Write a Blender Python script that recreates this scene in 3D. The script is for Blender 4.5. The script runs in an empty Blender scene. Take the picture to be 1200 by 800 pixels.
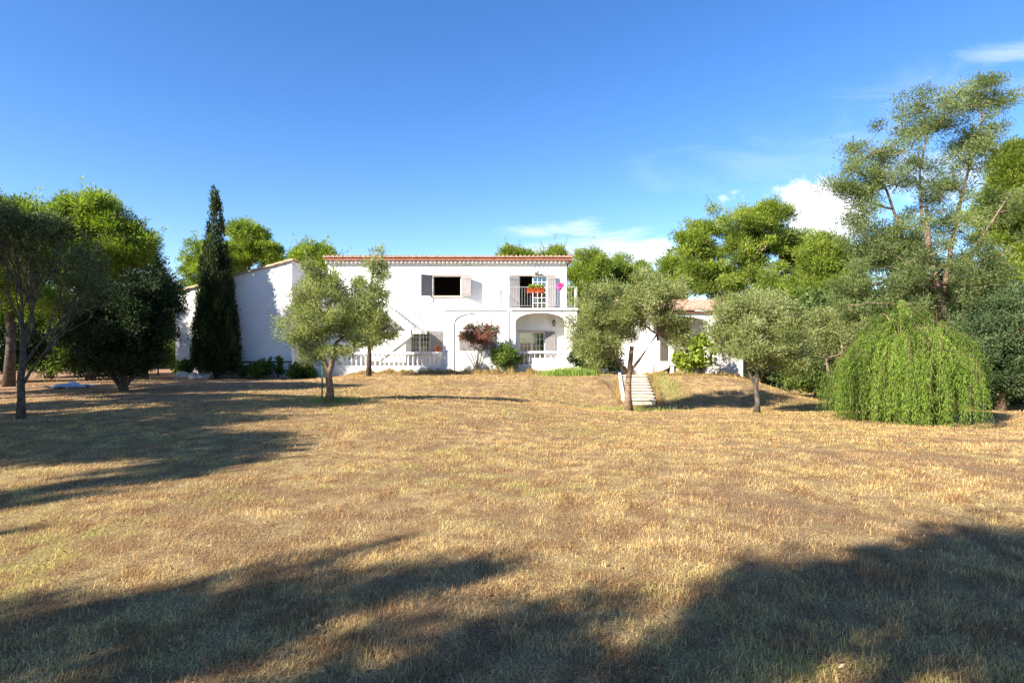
import bpy, bmesh, math, random
import numpy as np
from mathutils import Vector, Matrix
R = math.radians
scn = bpy.context.scene
col = scn.collection
# ------------------------------------------------------------------ camera
F = 667.0                      # focal length in pixels of the 1200 wide photograph
CZ = 1.7
cam = bpy.data.objects.new('camera', bpy.data.cameras.new('camera'))
col.objects.link(cam); scn.camera = cam
cam.location = (0, 0, CZ); cam.rotation_euler = (R(90), 0, 0)
cam.data.lens = 20.0; cam.data.sensor_width = 36; cam.data.clip_end = 3000; cam.data.clip_start = 0.05
# ------------------------------------------------------------------ light
SUN_EL = 31.0; SUN_AZ = 52.0   # azimuth: degrees to the left of straight behind the camera
tosun = Vector((-math.sin(R(SUN_AZ)) * math.cos(R(SUN_EL)), -math.cos(R(SUN_AZ)) * math.cos(R(SUN_EL)), math.sin(R(SUN_EL))))
sl = bpy.data.lights.new('sun', 'SUN'); sl.energy = 5.0; sl.angle = R(0.55); sl.color = (1.0, 0.93, 0.81)
so = bpy.data.objects.new('sun', sl); col.objects.link(so)
so.rotation_euler = tosun.to_track_quat('Z', 'Y').to_euler(); so.location = (-30, -20, 30)
w = bpy.data.worlds.new('World'); scn.world = w; w.use_nodes = True
nt = w.node_tree; nt.nodes.clear()
def N(nt, t, **kw):
    n = nt.nodes.new(t)
    for k, v in kw.items(): setattr(n, k, v)
    return n
def L(nt, a, b): nt.links.new(a, b)
def math_(nt, op, a, b=None, c=None, clamp=False):
    n = N(nt, 'ShaderNodeMath', operation=op); n.use_clamp = clamp
    for i, v in enumerate((a, b, c)):
        if v is None: continue
        if isinstance(v, (int, float)): n.inputs[i].default_value = v
        else: L(nt, v, n.inputs[i])
    return n.outputs[0]
def sstep(nt, v, lo, hi):
    n = N(nt, 'ShaderNodeMapRange', interpolation_type='SMOOTHSTEP')
    L(nt, v, n.inputs[0]); n.inputs[1].default_value = lo; n.inputs[2].default_value = hi
    return n.outputs[0]
def mixc(nt, f, a, b, mode='MIX'):
    n = N(nt, 'ShaderNodeMix', data_type='RGBA', blend_type=mode)
    for i, v in ((0, f), (6, a), (7, b)):
        if isinstance(v, (int, float)): n.inputs[i].default_value = v
        elif isinstance(v, tuple): n.inputs[i].default_value = (v[0], v[1], v[2], 1)
        else: L(nt, v, n.inputs[i])
    return n.outputs[2]
sky = N(nt, 'ShaderNodeTexSky', sky_type='NISHITA'); sky.sun_disc = False
sky.sun_elevation = R(SUN_EL); sky.sun_rotation = R(180 + SUN_AZ)
sky.altitude = 100; sky.air_density = 1.0; sky.dust_density = 0.25; sky.ozone_density = 3.0
hs = N(nt, 'ShaderNodeHueSaturation'); hs.inputs['Saturation'].default_value = 1.26; hs.inputs['Value'].default_value = 1.25; hs.inputs['Hue'].default_value = 0.510
L(nt, sky.outputs[0], hs.inputs['Color'])
tc = N(nt, 'ShaderNodeTexCoord'); sp = N(nt, 'ShaderNodeSeparateXYZ'); L(nt, tc.outputs['Generated'], sp.inputs[0])
ys = math_(nt, 'MAXIMUM', sp.outputs[1], 0.05)
u = math_(nt, 'DIVIDE', sp.outputs[0], ys); v = math_(nt, 'DIVIDE', sp.outputs[2], ys)
def cloud_noise(sx, sz, detail, dist, off):
    cb = N(nt, 'ShaderNodeCombineXYZ'); L(nt, math_(nt, 'MULTIPLY', u, sx), cb.inputs[0]); L(nt, math_(nt, 'MULTIPLY', v, sz), cb.inputs[1]); cb.inputs[2].default_value = off
    n = N(nt, 'ShaderNodeTexNoise'); n.inputs['Scale'].default_value = 1; n.inputs['Detail'].default_value = detail
    n.inputs['Roughness'].default_value = 0.6; n.inputs['Distortion'].default_value = dist
    L(nt, cb.outputs[0], n.inputs['Vector']); return n.outputs['Fac']
puff = cloud_noise(9, 14, 8, 0.3, 1.3)
wisp = cloud_noise(4, 13, 9, 1.2, 7.7)
def blob(px, py, rx, ry, amp, noise, soft, tilt=0.0):
    cu = (px - 600) / F; cv = (400 - py) / F
    du = math_(nt, 'SUBTRACT', u, cu); dv = math_(nt, 'SUBTRACT', v, cv)
    if tilt: dv = math_(nt, 'SUBTRACT', dv, math_(nt, 'MULTIPLY', du, tilt))
    a = math_(nt, 'DIVIDE', du, rx / F); b = math_(nt, 'DIVIDE', dv, ry / F)
    d = math_(nt, 'SQRT', math_(nt, 'ADD', math_(nt, 'MULTIPLY', a, a), math_(nt, 'MULTIPLY', b, b)))
    s = math_(nt, 'SUBTRACT', 1.0, d)
    s = math_(nt, 'ADD', s, math_(nt, 'MULTIPLY', math_(nt, 'SUBTRACT', noise, 0.5), 3.0))
    return math_(nt, 'MULTIPLY', sstep(nt, s, 0.0, soft), amp)
cl = blob(970, 262, 92, 52, 1.0, puff, 0.55)
for a in ((690, 292, 150, 30, 0.75, wisp, 0.9), (625, 272, 75, 15, 0.55, wisp, 0.8), (900, 190, 200, 45, 0.13, wisp, 1.3, 0.12), (1190, 60, 110, 22, 0.38, wisp, 1.3, 0.2),
          (1090, 120, 170, 60, 0.18, wisp, 1.4, 0.25), (760, 300, 70, 22, 0.8, puff, 0.6), (1120, 205, 110, 50, 0.5, wisp, 1.0)):
    cl = math_(nt, 'MAXIMUM', cl, blob(*a))
front = math_(nt, 'GREATER_THAN', sp.outputs[1], 0.06)
cl = math_(nt, 'MULTIPLY', cl, front)
skyc = mixc(nt, cl, hs.outputs[0], (6.6, 6.9, 7.4))
bg = N(nt, 'ShaderNodeBackground'); bg.inputs[1].default_value = 0.072
L(nt, skyc, bg.inputs[0]); wo = N(nt, 'ShaderNodeOutputWorld'); L(nt, bg.outputs[0], wo.inputs[0])
vs = scn.view_settings; vs.view_transform = 'Standard'; vs.look = 'None'; vs.exposure = 1.5; vs.gamma = 1; vs.use_curve_mapping = False
scn.render.engine = 'CYCLES'

# ------------------------------------------------------------------ helpers
def at(px, py, Y): return Vector(((px - 600) / F * Y, Y, CZ + (400 - py) / F * Y))
def X(px, Y): return (px - 600) / F * Y
def Z(py, Y): return CZ + (400 - py) / F * Y
def tag(o, label=None, cat=None, group=None, kind=None):
    for k, v in (('label', label), ('category', cat), ('group', group), ('kind', kind)):
        if v: o[k] = v
    return o
def empty(name, loc=(0, 0, 0), rz=0.0, **kw):
    o = bpy.data.objects.new(name, None); col.objects.link(o); o.location = loc; o.rotation_euler = (0, 0, rz); o.empty_display_size = 0.3
    return tag(o, **kw)
def copy_tree(o, parent=None):
    c = o.copy(); col.objects.link(c); c.parent = parent
    for ch in list(o.children): copy_tree(ch, c)
    return c
class MB:
    def __init__(s): s.v = []; s.f = []
    def box(s, x0, x1, y0, y1, z0, z1):
        b = len(s.v)
        s.v += [(x, y, z) for z in (z0, z1) for y in (y0, y1) for x in (x0, x1)]
        s.f += [tuple(b + i for i in q) for q in ((0, 2, 3, 1), (4, 5, 7, 6), (0, 1, 5, 4), (2, 6, 7, 3), (0, 4, 6, 2), (1, 3, 7, 5))]
        return s
    def tube(s, pts, rad, n=6, cap=True):
        pts = [Vector(p) for p in pts]
        if isinstance(rad, (int, float)): rad = [rad] * len(pts)
        b = len(s.v); up = Vector((0.31, 0.17, 0.93))
        for i, p in enumerate(pts):
            t = (pts[min(i + 1, len(pts) - 1)] - pts[max(i - 1, 0)])
            if t.length < 1e-6: t = Vector((0, 0, 1))
            t.normalize(); r = up if abs(t.dot(up)) < 0.95 else Vector((1, 0, 0))
            a = t.cross(r).normalized(); c = t.cross(a)
            for k in range(n):
                q = p + (a * math.cos(2 * math.pi * k / n) + c * math.sin(2 * math.pi * k / n)) * rad[i]
                s.v.append(tuple(q))
        for i in range(len(pts) - 1):
            for k in range(n):
                k2 = (k + 1) % n
                s.f.append((b + i * n + k, b + i * n + k2, b + (i + 1) * n + k2, b + (i + 1) * n + k))
        if cap:
            s.f.append(tuple(b + k for k in range(n))[::-1]); e = b + (len(pts) - 1) * n; s.f.append(tuple(e + k for k in range(n)))
        return s
    def lathe(s, c, prof, n=10):
        b = len(s.v)
        for r, z in prof:
            for k in range(n): s.v.append((c[0] + r * math.cos(2 * math.pi * k / n), c[1] + r * math.sin(2 * math.pi * k / n), c[2] + z))
        for i in range(len(prof) - 1):
            for k in range(n):
                k2 = (k + 1) % n; s.f.append((b + i * n + k, b + i * n + k2, b + (i + 1) * n + k2, b + (i + 1) * n + k))
        s.f.append(tuple(b + k for k in range(n))[::-1]); e = b + (len(prof) - 1) * n; s.f.append(tuple(e + k for k in range(n)))
        return s
    def prism(s, poly, y0, y1):            # poly in (x,z), extruded along y
        b = len(s.v); n = len(poly)
        s.v += [(x, y0, z) for x, z in poly] + [(x, y1, z) for x, z in poly]
        s.f += [tuple(b + i for i in range(n)), tuple(b + n + i for i in range(n))[::-1]]
        s.f += [(b + i, b + n + i, b + n + (i + 1) % n, b + (i + 1) % n) for i in range(n)]
        return s
    def build(s, name, mat, parent=None, smooth=False, bevel=0.0, loc=None):
        me = bpy.data.meshes.new(name); me.from_pydata(s.v, [], s.f); me.update()
        bm = bmesh.new(); bm.from_mesh(me); bmesh.ops.recalc_face_normals(bm, faces=bm.faces[:])
        if bevel:
            bmesh.ops.bevel(bm, geom=bm.edges[:], offset=bevel, segments=2, affect='EDGES', profile=0.6)
        bm.to_mesh(me); bm.free()
        if smooth: me.polygons.foreach_set('use_smooth', [True] * len(me.polygons))
        me.materials.append(mat); o = bpy.data.objects.new(name, me); col.objects.link(o)
        if parent: o.parent = parent
        if loc: o.location = loc
        return o
# ------------------------------------------------------------------ materials
def newmat(name):
    m = bpy.data.materials.new(name); m.use_nodes = True; m.node_tree.nodes.clear(); return m, m.node_tree
def noise(t, scale, detail=4, rough=0.55, vec=None, dist=0.0):
    n = N(t, 'ShaderNodeTexNoise'); n.inputs['Scale'].default_value = scale; n.inputs['Detail'].default_value = detail
    n.inputs['Roughness'].default_value = rough; n.inputs['Distortion'].default_value = dist
    if vec is None:
        g = N(t, 'ShaderNodeNewGeometry'); vec = g.outputs['Position']
    L(t, vec, n.inputs['Vector']); return n.outputs['Fac']
def ramp(t, fac, stops):
    n = N(t, 'ShaderNodeValToRGB'); L(t, fac, n.inputs[0]); e = n.color_ramp.elements
    while len(e) < len(stops): e.new(0.5)
    for i, (p, c) in enumerate(stops): e[i].position = p; e[i].color = (c[0], c[1], c[2], 1)
    return n.outputs[0]
def surf(name, c1, c2, scale=3.0, rough=0.7, bump=0.0, bscale=40.0, spec=0.3, metallic=0.0, stain=None):
    m, t = newmat(name); p = N(t, 'ShaderNodeBsdfPrincipled'); o = N(t, 'ShaderNodeOutputMaterial'); L(t, p.outputs[0], o.inputs[0])
    c = mixc(t, sstep(t, noise(t, scale, 6), 0.35, 0.65), c1, c2)
    if stain:
        g = N(t, 'ShaderNodeNewGeometry'); mp = N(t, 'ShaderNodeMapping'); mp.inputs['Scale'].default_value = (5, 5, 0.5); L(t, g.outputs['Position'], mp.inputs[0])
        c = mixc(t, math_(t, 'MULTIPLY', sstep(t, noise(t, 1.0, 6, 0.6, mp.outputs[0]), 0.55, 0.8), 0.5), c, stain)
    if name == 'white_plaster':
        g = N(t, 'ShaderNodeNewGeometry'); sx = N(t, 'ShaderNodeSeparateXYZ'); L(t, g.outputs['Position'], sx.inputs[0])
        h = math_(t, 'ADD', sx.outputs[2], math_(t, 'MULTIPLY', noise(t, 2.5, 6, 0.65), -1.1))
        c = mixc(t, math_(t, 'MULTIPLY', math_(t, 'SUBTRACT', 1.0, sstep(t, h, -0.75, 0.15)), 0.5), c, (0.42, 0.36, 0.28))
    L(t, c, p.inputs['Base Color']); p.inputs['Roughness'].default_value = rough; p.inputs['Metallic'].default_value = metallic
    p.inputs['Specular IOR Level'].default_value = spec
    if bump:
        b = N(t, 'ShaderNodeBump'); b.inputs['Strength'].default_value = bump; b.inputs['Distance'].default_value = 0.02
        L(t, noise(t, bscale, 5), b.inputs['Height']); L(t, b.outputs[0], p.inputs['Normal'])
    return m
def leafmat(name, stops, trans=0.35, tcol=(1.0, 1.25, 0.45), rough=0.55, spec=0.25):
    m, t = newmat(name); o = N(t, 'ShaderNodeOutputMaterial')
    a = N(t, 'ShaderNodeAttribute', attribute_name='rnd')
    c = ramp(t, a.outputs['Fac'], stops)
    p = N(t, 'ShaderNodeBsdfPrincipled'); L(t, c, p.inputs['Base Color']); p.inputs['Roughness'].default_value = rough; p.inputs['Specular IOR Level'].default_value = spec
    tr = N(t, 'ShaderNodeBsdfTranslucent'); L(t, mixc(t, 1.0, c, tcol, 'MULTIPLY'), tr.inputs[0])
    mx = N(t, 'ShaderNodeMixShader'); mx.inputs[0].default_value = trans
    L(t, p.outputs[0], mx.inputs[1]); L(t, tr.outputs[0], mx.inputs[2]); L(t, mx.outputs[0], o.inputs[0]); return m
M = {}
M['plaster'] = surf('white_plaster', (0.82, 0.80, 0.76), (0.76, 0.74, 0.70), 1.2, 0.85, 0.35, 60, 0.15, stain=(0.60, 0.57, 0.52))
M['stone_white'] = surf('white_stone', (0.78, 0.76, 0.72), (0.66, 0.64, 0.6), 4, 0.8, 0.3, 50, 0.2, stain=(0.4, 0.38, 0.34))
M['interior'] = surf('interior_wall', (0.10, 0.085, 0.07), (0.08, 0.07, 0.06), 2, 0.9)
M['tile'] = surf('terracotta_tile', (0.32, 0.17, 0.115), (0.44, 0.30, 0.22), 5.0, 0.85, 0.4, 30, 0.2, stain=(0.28, 0.2, 0.16))
M['tile_old'] = surf('weathered_tile', (0.40, 0.24, 0.15), (0.50, 0.36, 0.24), 4.0, 0.9, 0.5, 25, 0.2, stain=(0.25, 0.21, 0.17))
M['fascia'] = surf('brick_cornice', (0.24, 0.085, 0.05), (0.32, 0.13, 0.085), 6.0, 0.85, 0.4, 30, 0.2)
M['shutter'] = surf('grey_painted_wood', (0.235, 0.215, 0.215), (0.20, 0.185, 0.185), 3, 0.6, 0.1, 80, 0.3)
M['white_wood'] = surf('white_painted_wood', (0.78, 0.77, 0.74), (0.72, 0.71, 0.69), 5, 0.5)
M['surround'] = surf('pinkish_stone_surround', (0.60, 0.44, 0.36), (0.55, 0.40, 0.33), 5, 0.8, 0.2, 60)
M['iron'] = surf('wrought_iron', (0.05, 0.05, 0.055), (0.035, 0.035, 0.04), 8, 0.5, 0, 1, 0.5)
M['rail'] = surf('pale_painted_iron', (0.34, 0.34, 0.33), (0.42, 0.42, 0.41), 8, 0.5, 0, 1, 0.5)
M['step'] = surf('cream_stone_step', (0.62, 0.55, 0.42), (0.50, 0.43, 0.32), 4, 0.9, 0.5, 30)
M['terracotta'] = surf('terracotta_pot', (0.55, 0.16, 0.06), (0.48, 0.13, 0.05), 6, 0.8)
M['orange'] = surf('orange_pot', (0.80, 0.20, 0.06), (0.72, 0.17, 0.05), 6, 0.6)
M['pink'] = surf('pink_pot', (0.80, 0.10, 0.42), (0.72, 0.09, 0.36), 6, 0.5)
M['bark'] = surf('brown_bark', (0.16, 0.10, 0.065), (0.28, 0.19, 0.125), 14, 0.95, 0.9, 35, 0.1)
M['bark_grey'] = surf('grey_bark', (0.06, 0.05, 0.042), (0.13, 0.11, 0.09), 12, 0.95, 0.9, 35, 0.1)
M['bark_warm'] = surf('reddish_bark', (0.15, 0.095, 0.07), (0.25, 0.18, 0.135), 9, 0.95, 0.9, 25, 0.1)
M['bark_pale'] = surf('pale_trunk', (0.42, 0.32, 0.22), (0.34, 0.25, 0.17), 9, 0.9, 0.6, 30, 0.1)
M['rock'] = surf('pale_rock', (0.62, 0.58, 0.52), (0.40, 0.37, 0.33), 3, 0.95, 0.9, 8, 0.1)
M['tarp'] = surf('pale_blue_tarpaulin', (0.27, 0.36, 0.50), (0.32, 0.40, 0.54), 3, 0.45, 0.3, 10, 0.4)
M['hose'] = surf('green_stake_paint', (0.05, 0.16, 0.07), (0.04, 0.12, 0.06), 3, 0.5)
M['bronze_wood'] = surf('dark_ceiling_wood', (0.16, 0.07, 0.045), (0.11, 0.05, 0.03), 8, 0.7, 0.2, 30)
def glassmat():
    m, t = newmat('window_glass'); o = N(t, 'ShaderNodeOutputMaterial')
    g = N(t, 'ShaderNodeBsdfGlossy'); g.inputs['Roughness'].default_value = 0.02; g.inputs[0].default_value = (0.9, 0.95, 1, 1)
    tr = N(t, 'ShaderNodeBsdfTransparent'); tr.inputs[0].default_value = (0.8, 0.83, 0.82, 1)
    fr = N(t, 'ShaderNodeFresnel'); fr.inputs[0].default_value = 2.3
    mx = N(t, 'ShaderNodeMixShader'); L(t, fr.outputs[0], mx.inputs[0]); L(t, tr.outputs[0], mx.inputs[1]); L(t, g.outputs[0], mx.inputs[2]); L(t, mx.outputs[0], o.inputs[0]); return m
M['glass'] = glassmat()
# shared lawn colour: patches of straw, rust-brown and fading green
def lawn_colour(t, rnd=None):
    g = N(t, 'ShaderNodeNewGeometry'); mp = N(t, 'ShaderNodeMapping'); mp.inputs['Scale'].default_value = (1, 1, 0); L(t, g.outputs['Position'], mp.inputs[0]); P = mp.outputs[0]
    n1 = noise(t, 0.55, 5, 0.6, P, 0.4); n2 = noise(t, 2.6, 6, 0.65, P, 0.3); n3 = noise(t, 14, 4, 0.6, P)
    mp2 = N(t, 'ShaderNodeMapping'); mp2.inputs['Location'].default_value = (31, 17, 0); L(t, P, mp2.inputs[0]); n4 = noise(t, 0.35, 4, 0.6, mp2.outputs[0], 0.5)
    c = mixc(t, sstep(t, n2, 0.38, 0.62), (0.46, 0.29, 0.14), (0.76, 0.565, 0.275))
    c = mixc(t, math_(t, 'MULTIPLY', sstep(t, n1, 0.46, 0.64), 0.75), c, (0.40, 0.26, 0.15))
    gr = math_(t, 'MULTIPLY', sstep(t, n4, 0.44, 0.68), sstep(t, n2, 0.42, 0.62))
    c = mixc(t, math_(t, 'MULTIPLY', gr, 0.65), c, (0.46, 0.45, 0.11))
    c = mixc(t, math_(t, 'MULTIPLY', sstep(t, n3, 0.5, 0.75), 0.45), c, (0.68, 0.54, 0.22))
    return c, P
def groundmat():
    m, t = newmat('dry_lawn_soil'); p = N(t, 'ShaderNodeBsdfPrincipled'); o = N(t, 'ShaderNodeOutputMaterial'); L(t, p.outputs[0], o.inputs[0])
    c, P = lawn_colour(t)
    fine = noise(t, 60, 6, 0.75, P)
    c = mixc(t, math_(t, 'ADD', 0.3, math_(t, 'MULTIPLY', sstep(t, fine, 0.40, 0.62), 0.55)), c, (0.085, 0.05, 0.03))  # brown soil in the gaps, darkened to stand for the blades' self-shadow
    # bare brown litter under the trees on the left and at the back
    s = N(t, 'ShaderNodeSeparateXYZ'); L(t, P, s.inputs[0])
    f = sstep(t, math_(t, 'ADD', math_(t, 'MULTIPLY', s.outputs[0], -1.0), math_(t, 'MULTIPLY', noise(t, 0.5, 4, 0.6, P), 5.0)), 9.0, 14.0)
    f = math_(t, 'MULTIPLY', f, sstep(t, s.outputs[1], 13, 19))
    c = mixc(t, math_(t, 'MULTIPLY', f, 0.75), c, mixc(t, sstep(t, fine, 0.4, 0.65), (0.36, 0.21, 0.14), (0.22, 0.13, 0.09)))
    L(t, c, p.inputs['Base Color']); p.inputs['Roughness'].default_value = 1; p.inputs['Specular IOR Level'].default_value = 0.05
    b = N(t, 'ShaderNodeBump'); b.inputs['Strength'].default_value = 1.0; b.inputs['Distance'].default_value = 0.05
    h = math_(t, 'ADD', noise(t, 9, 6, 0.7, P), math_(t, 'MULTIPLY', fine, 0.6)); L(t, h, b.inputs['Height']); L(t, b.outputs[0], p.inputs['Normal'])
    return m
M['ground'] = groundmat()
def bladesmat(name, tint=None):
    m, t = newmat(name); o = N(t, 'ShaderNodeOutputMaterial'); a = N(t, 'ShaderNodeAttribute', attribute_name='rnd')
    if tint: c = ramp(t, a.outputs['Fac'], tint)
    else:
        c, P = lawn_colour(t)
        c = mixc(t, 1.0, c, ramp(t, a.outputs['Fac'], [(0, (0.42, 0.33, 0.25)), (0.3, (0.85, 0.78, 0.68)), (0.7, (1.06, 1.04, 0.95)), (1, (1.3, 1.3, 1.22))]), 'MULTIPLY')
    p = N(t, 'ShaderNodeBsdfPrincipled'); L(t, c, p.inputs['Base Color']); p.inputs['Roughness'].default_value = 0.7; p.inputs['Specular IOR Level'].default_value = 0.15
    tr = N(t, 'ShaderNodeBsdfTranslucent'); L(t, c, tr.inputs[0]); mx = N(t, 'ShaderNodeMixShader'); mx.inputs[0].default_value = 0.3
    L(t, p.outputs[0], mx.inputs[1]); L(t, tr.outputs[0], mx.inputs[2]); L(t, mx.outputs[0], o.inputs[0]); return m
M['blades'] = bladesmat('dry_grass_blades')
M['tall_dry'] = bladesmat('tall_dry_grass_blades', [(0, (0.22, 0.13, 0.05)), (0.5, (0.42, 0.27, 0.11)), (0.8, (0.55, 0.40, 0.18)), (1, (0.30, 0.34, 0.08))])
M['tall_green'] = bladesmat('green_grass_blades', [(0, (0.12, 0.22, 0.03)), (0.6, (0.24, 0.38, 0.06)), (1, (0.5, 0.5, 0.16))])
M['olive'] = leafmat('olive_leaf', [(0, (0.06, 0.08, 0.025)), (0.35, (0.19, 0.22, 0.065)), (0.75, (0.335, 0.365, 0.14)), (1, (0.48, 0.50, 0.29))], 0.45, (1.1, 1.2, 0.6))
M['pine'] = leafmat('pine_needle', [(0, (0.075, 0.095, 0.018)), (0.45, (0.20, 0.255, 0.038)), (0.8, (0.33, 0.38, 0.06)), (1, (0.46, 0.48, 0.10))], 0.48)
M['pine_dark'] = leafmat('dark_pine_needle', [(0, (0.035, 0.06, 0.015)), (0.5, (0.085, 0.13, 0.028)), (1, (0.20, 0.26, 0.055))], 0.35)
M['cypress'] = leafmat('cypress_foliage', [(0, (0.010, 0.020, 0.006)), (0.5, (0.03, 0.05, 0.012)), (1, (0.18, 0.22, 0.035))], 0.2)  # light end of the ramp brightened to suggest sunlit plumes
M['dark'] = leafmat('dark_evergreen_leaf', [(0, (0.008, 0.016, 0.005)), (0.6, (0.02, 0.038, 0.01)), (1, (0.05, 0.08, 0.02))], 0.12)
M['gum'] = leafmat('grey_green_leaf', [(0, (0.065, 0.09, 0.03)), (0.5, (0.175, 0.22, 0.075)), (1, (0.34, 0.39, 0.17))], 0.48, (1.1, 1.2, 0.5))
M['shrub'] = leafmat('blue_green_leaf', [(0, (0.03, 0.05, 0.02)), (0.5, (0.08, 0.12, 0.045)), (1, (0.19, 0.25, 0.11))], 0.38)
M['willow'] = leafmat('willow_leaf', [(0, (0.04, 0.07, 0.01)), (0.4, (0.11, 0.17, 0.022)), (0.8, (0.22, 0.31, 0.045)), (0.95, (0.36, 0.44, 0.09)), (1, (0.5, 0.46, 0.15))], 0.35)
M['lime'] = leafmat('yellow_green_leaf', [(0, (0.12, 0.17, 0.02)), (0.5, (0.25, 0.32, 0.04)), (1, (0.50, 0.50, 0.10))], 0.4)
M['green'] = leafmat('mid_green_leaf', [(0, (0.035, 0.06, 0.014)), (0.5, (0.11, 0.16, 0.03)), (1, (0.23, 0.29, 0.06))], 0.4)
M['myrtle'] = leafmat('burgundy_leaf', [(0, (0.08, 0.10, 0.025)), (0.42, (0.15, 0.17, 0.05)), (0.5, (0.26, 0.12, 0.09)), (0.85, (0.38, 0.17, 0.15)), (1, (0.55, 0.30, 0.30))], 0.4, (1.2, 0.9, 0.7))
M['dead'] = leafmat('sparse_dull_leaf', [(0, (0.045, 0.06, 0.022)), (0.5, (0.10, 0.13, 0.045)), (1, (0.20, 0.24, 0.09))], 0.3)
M['flower'] = leafmat('geranium_petals', [(0, (0.45, 0.04, 0.02)), (0.6, (0.7, 0.12, 0.04)), (1, (0.8, 0.3, 0.08))], 0.3, (1, 0.6, 0.5))
M['petal_pink'] = leafmat('pink_petals', [(0, (0.6, 0.03, 0.2)), (1, (0.85, 0.15, 0.5))], 0.3, (1, 0.6, 0.8))
M['petal_white'] = leafmat('white_petals', [(0, (0.6, 0.58, 0.5)), (1, (0.85, 0.83, 0.8))], 0.3, (1, 1, 1))
M['leaf_litter'] = leafmat('fallen_leaf', [(0, (0.12, 0.06, 0.03)), (0.7, (0.30, 0.17, 0.08)), (1, (0.5, 0.36, 0.22))], 0.1, (1, 0.9, 0.8))

# ------------------------------------------------------------------ terrain
def ss(x, a, b):
    t = np.clip((x - a) / (b - a), 0, 1); return t * t * (3 - 2 * t)
def ground_z(x, y):
    x = np.asarray(x, float); y = np.asarray(y, float)
    z = -0.50 * ss(y, 7, 17) * ss(x, -3.5, 4.0)               # the lawn dips gently to the right
    z = z - 0.22 * ss(y, 17, 21) * ss(x, 1.5, 4.5)
    z = z - 0.35 * ss(y, 17, 26) * ss(x, 9, 16)
    z = z - 0.2 * ss(y, 17, 20.5) * (1 - ss(y, 25, 28)) * ss(x, -9, -4) * (1 - ss(x, 2, 5))
    plate = ss(y, 21.5 + 0 * x, 26.8 + 0 * x) * (1 - ss(x, 9.8, 14.5))       # bank up to the house platform
    z = z * (1 - plate) + 0.03 * plate
    st = np.interp(y, [22.3, 27.4], [-.62, .02]) - .16; ws = ss(x, 4.0, 4.5) * (1 - ss(x, 6.5, 7.0)) * ss(y, 21.6, 22.2) * (1 - ss(y, 27.2, 27.9))
    z = z * (1 - ws) + np.minimum(st, z) * ws
    z = z - 0.28 * ss(-x, 7, 11) * ss(y, 24, 29)
    z = z + 0.05 * np.sin(x * 0.45 + 1.3) * np.sin(y * 0.38) * ss(y, 2, 8) * (1 - ss(y, 24, 30))
    z = z + 0.012 * np.sin(x * 2.1 + y * 0.7) * np.sin(y * 1.9 - x * 0.6)
    return z
def gz(x, y): return float(ground_z(x, y))
def np_mesh(name, verts, faces_flat, nper, mat, attr=None, parent=None, smooth=False):
    me = bpy.data.meshes.new(name); nv = len(verts); nf = len(faces_flat) // nper
    me.vertices.add(nv); me.vertices.foreach_set('co', np.ascontiguousarray(verts, dtype=np.float32).ravel())
    me.loops.add(nf * nper); me.loops.foreach_set('vertex_index', np.ascontiguousarray(faces_flat, dtype=np.int32))
    me.polygons.add(nf); me.polygons.foreach_set('loop_start', np.arange(0, nf * nper, nper, dtype=np.int32))
    me.polygons.foreach_set('loop_total', np.full(nf, nper, dtype=np.int32))
    if smooth: me.polygons.foreach_set('use_smooth', np.ones(nf, dtype=bool))
    me.update(calc_edges=True)
    if attr is not None:
        a = me.attributes.new('rnd', 'FLOAT', 'FACE'); a.data.foreach_set('value', np.ascontiguousarray(attr, dtype=np.float32))
    me.materials.append(mat); o = bpy.data.objects.new(name, me); col.objects.link(o)
    if parent: o.parent = parent
    return o
gx = np.concatenate([-np.geomspace(900, 42, 26), np.linspace(-40, 40, 241), np.geomspace(42, 900, 26)])
gy = np.concatenate([-np.geomspace(600, 13, 18), np.linspace(-12, 62, 223), np.geomspace(64, 1500, 26)])
GX, GY = np.meshgrid(gx, gy); GZ = ground_z(GX, GY)
n0, n1_ = GX.shape; idx = np.arange(n0 * n1_).reshape(n0, n1_)
q = np.stack([idx[:-1, :-1], idx[:-1, 1:], idx[1:, 1:], idx[1:, :-1]], -1).reshape(-1)
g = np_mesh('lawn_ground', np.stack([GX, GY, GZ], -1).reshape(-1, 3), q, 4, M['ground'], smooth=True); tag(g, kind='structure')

# ------------------------------------------------------------------ main house
def wall_open(mb, x0, x1, z0, z1, y0, y1, ops):
    """wall slab with rectangular openings (x0,x1,z0,z1)"""
    xs = sorted(set([x0, x1] + [v for o in ops for v in o[:2]]))
    for a, b in zip(xs[:-1], xs[1:]):
        cuts = sorted([(o[2], o[3]) for o in ops if o[0] <= a + 1e-6 and o[1] >= b - 1e-6]); z = z0
        for c0, c1 in cuts:
            if c0 > z: mb.box(a, b, y0, y1, z, c0)
            z = c1
        if z < z1: mb.box(a, b, y0, y1, z, z1)
def arch_wall(mb, x0, x1, z0, z1, y0, y1, ax0, ax1, spring, top, n=18):
    """panel x0..x1 with a basket arch opening down to z0"""
    mb.box(x0, ax0, y0, y1, z0, z1); mb.box(ax1, x1, y0, y1, z0, z1)
    c = (ax0 + ax1) / 2; r = (ax1 - ax0) / 2
    P = [(c - r * math.cos(math.pi * i / n), spring + (top - spring) * math.sin(math.pi * i / n) ** 0.75) for i in range(n + 1)]
    for (a, b) in zip(P[:-1], P[1:]):
        mb.prism([a, b, (b[0], z1), (a[0], z1)], y0, y1)
HF = 33.0            # upper facade plane
LF = 31.8            # front of the projecting ground floor
house = empty('house', (-3.7, HF, 0), label='large two storey white villa with grey shutters and a balcony above an arched loggia', cat='house')
hp = lambda mb: mb
HX, HY = -3.7, HF
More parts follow.
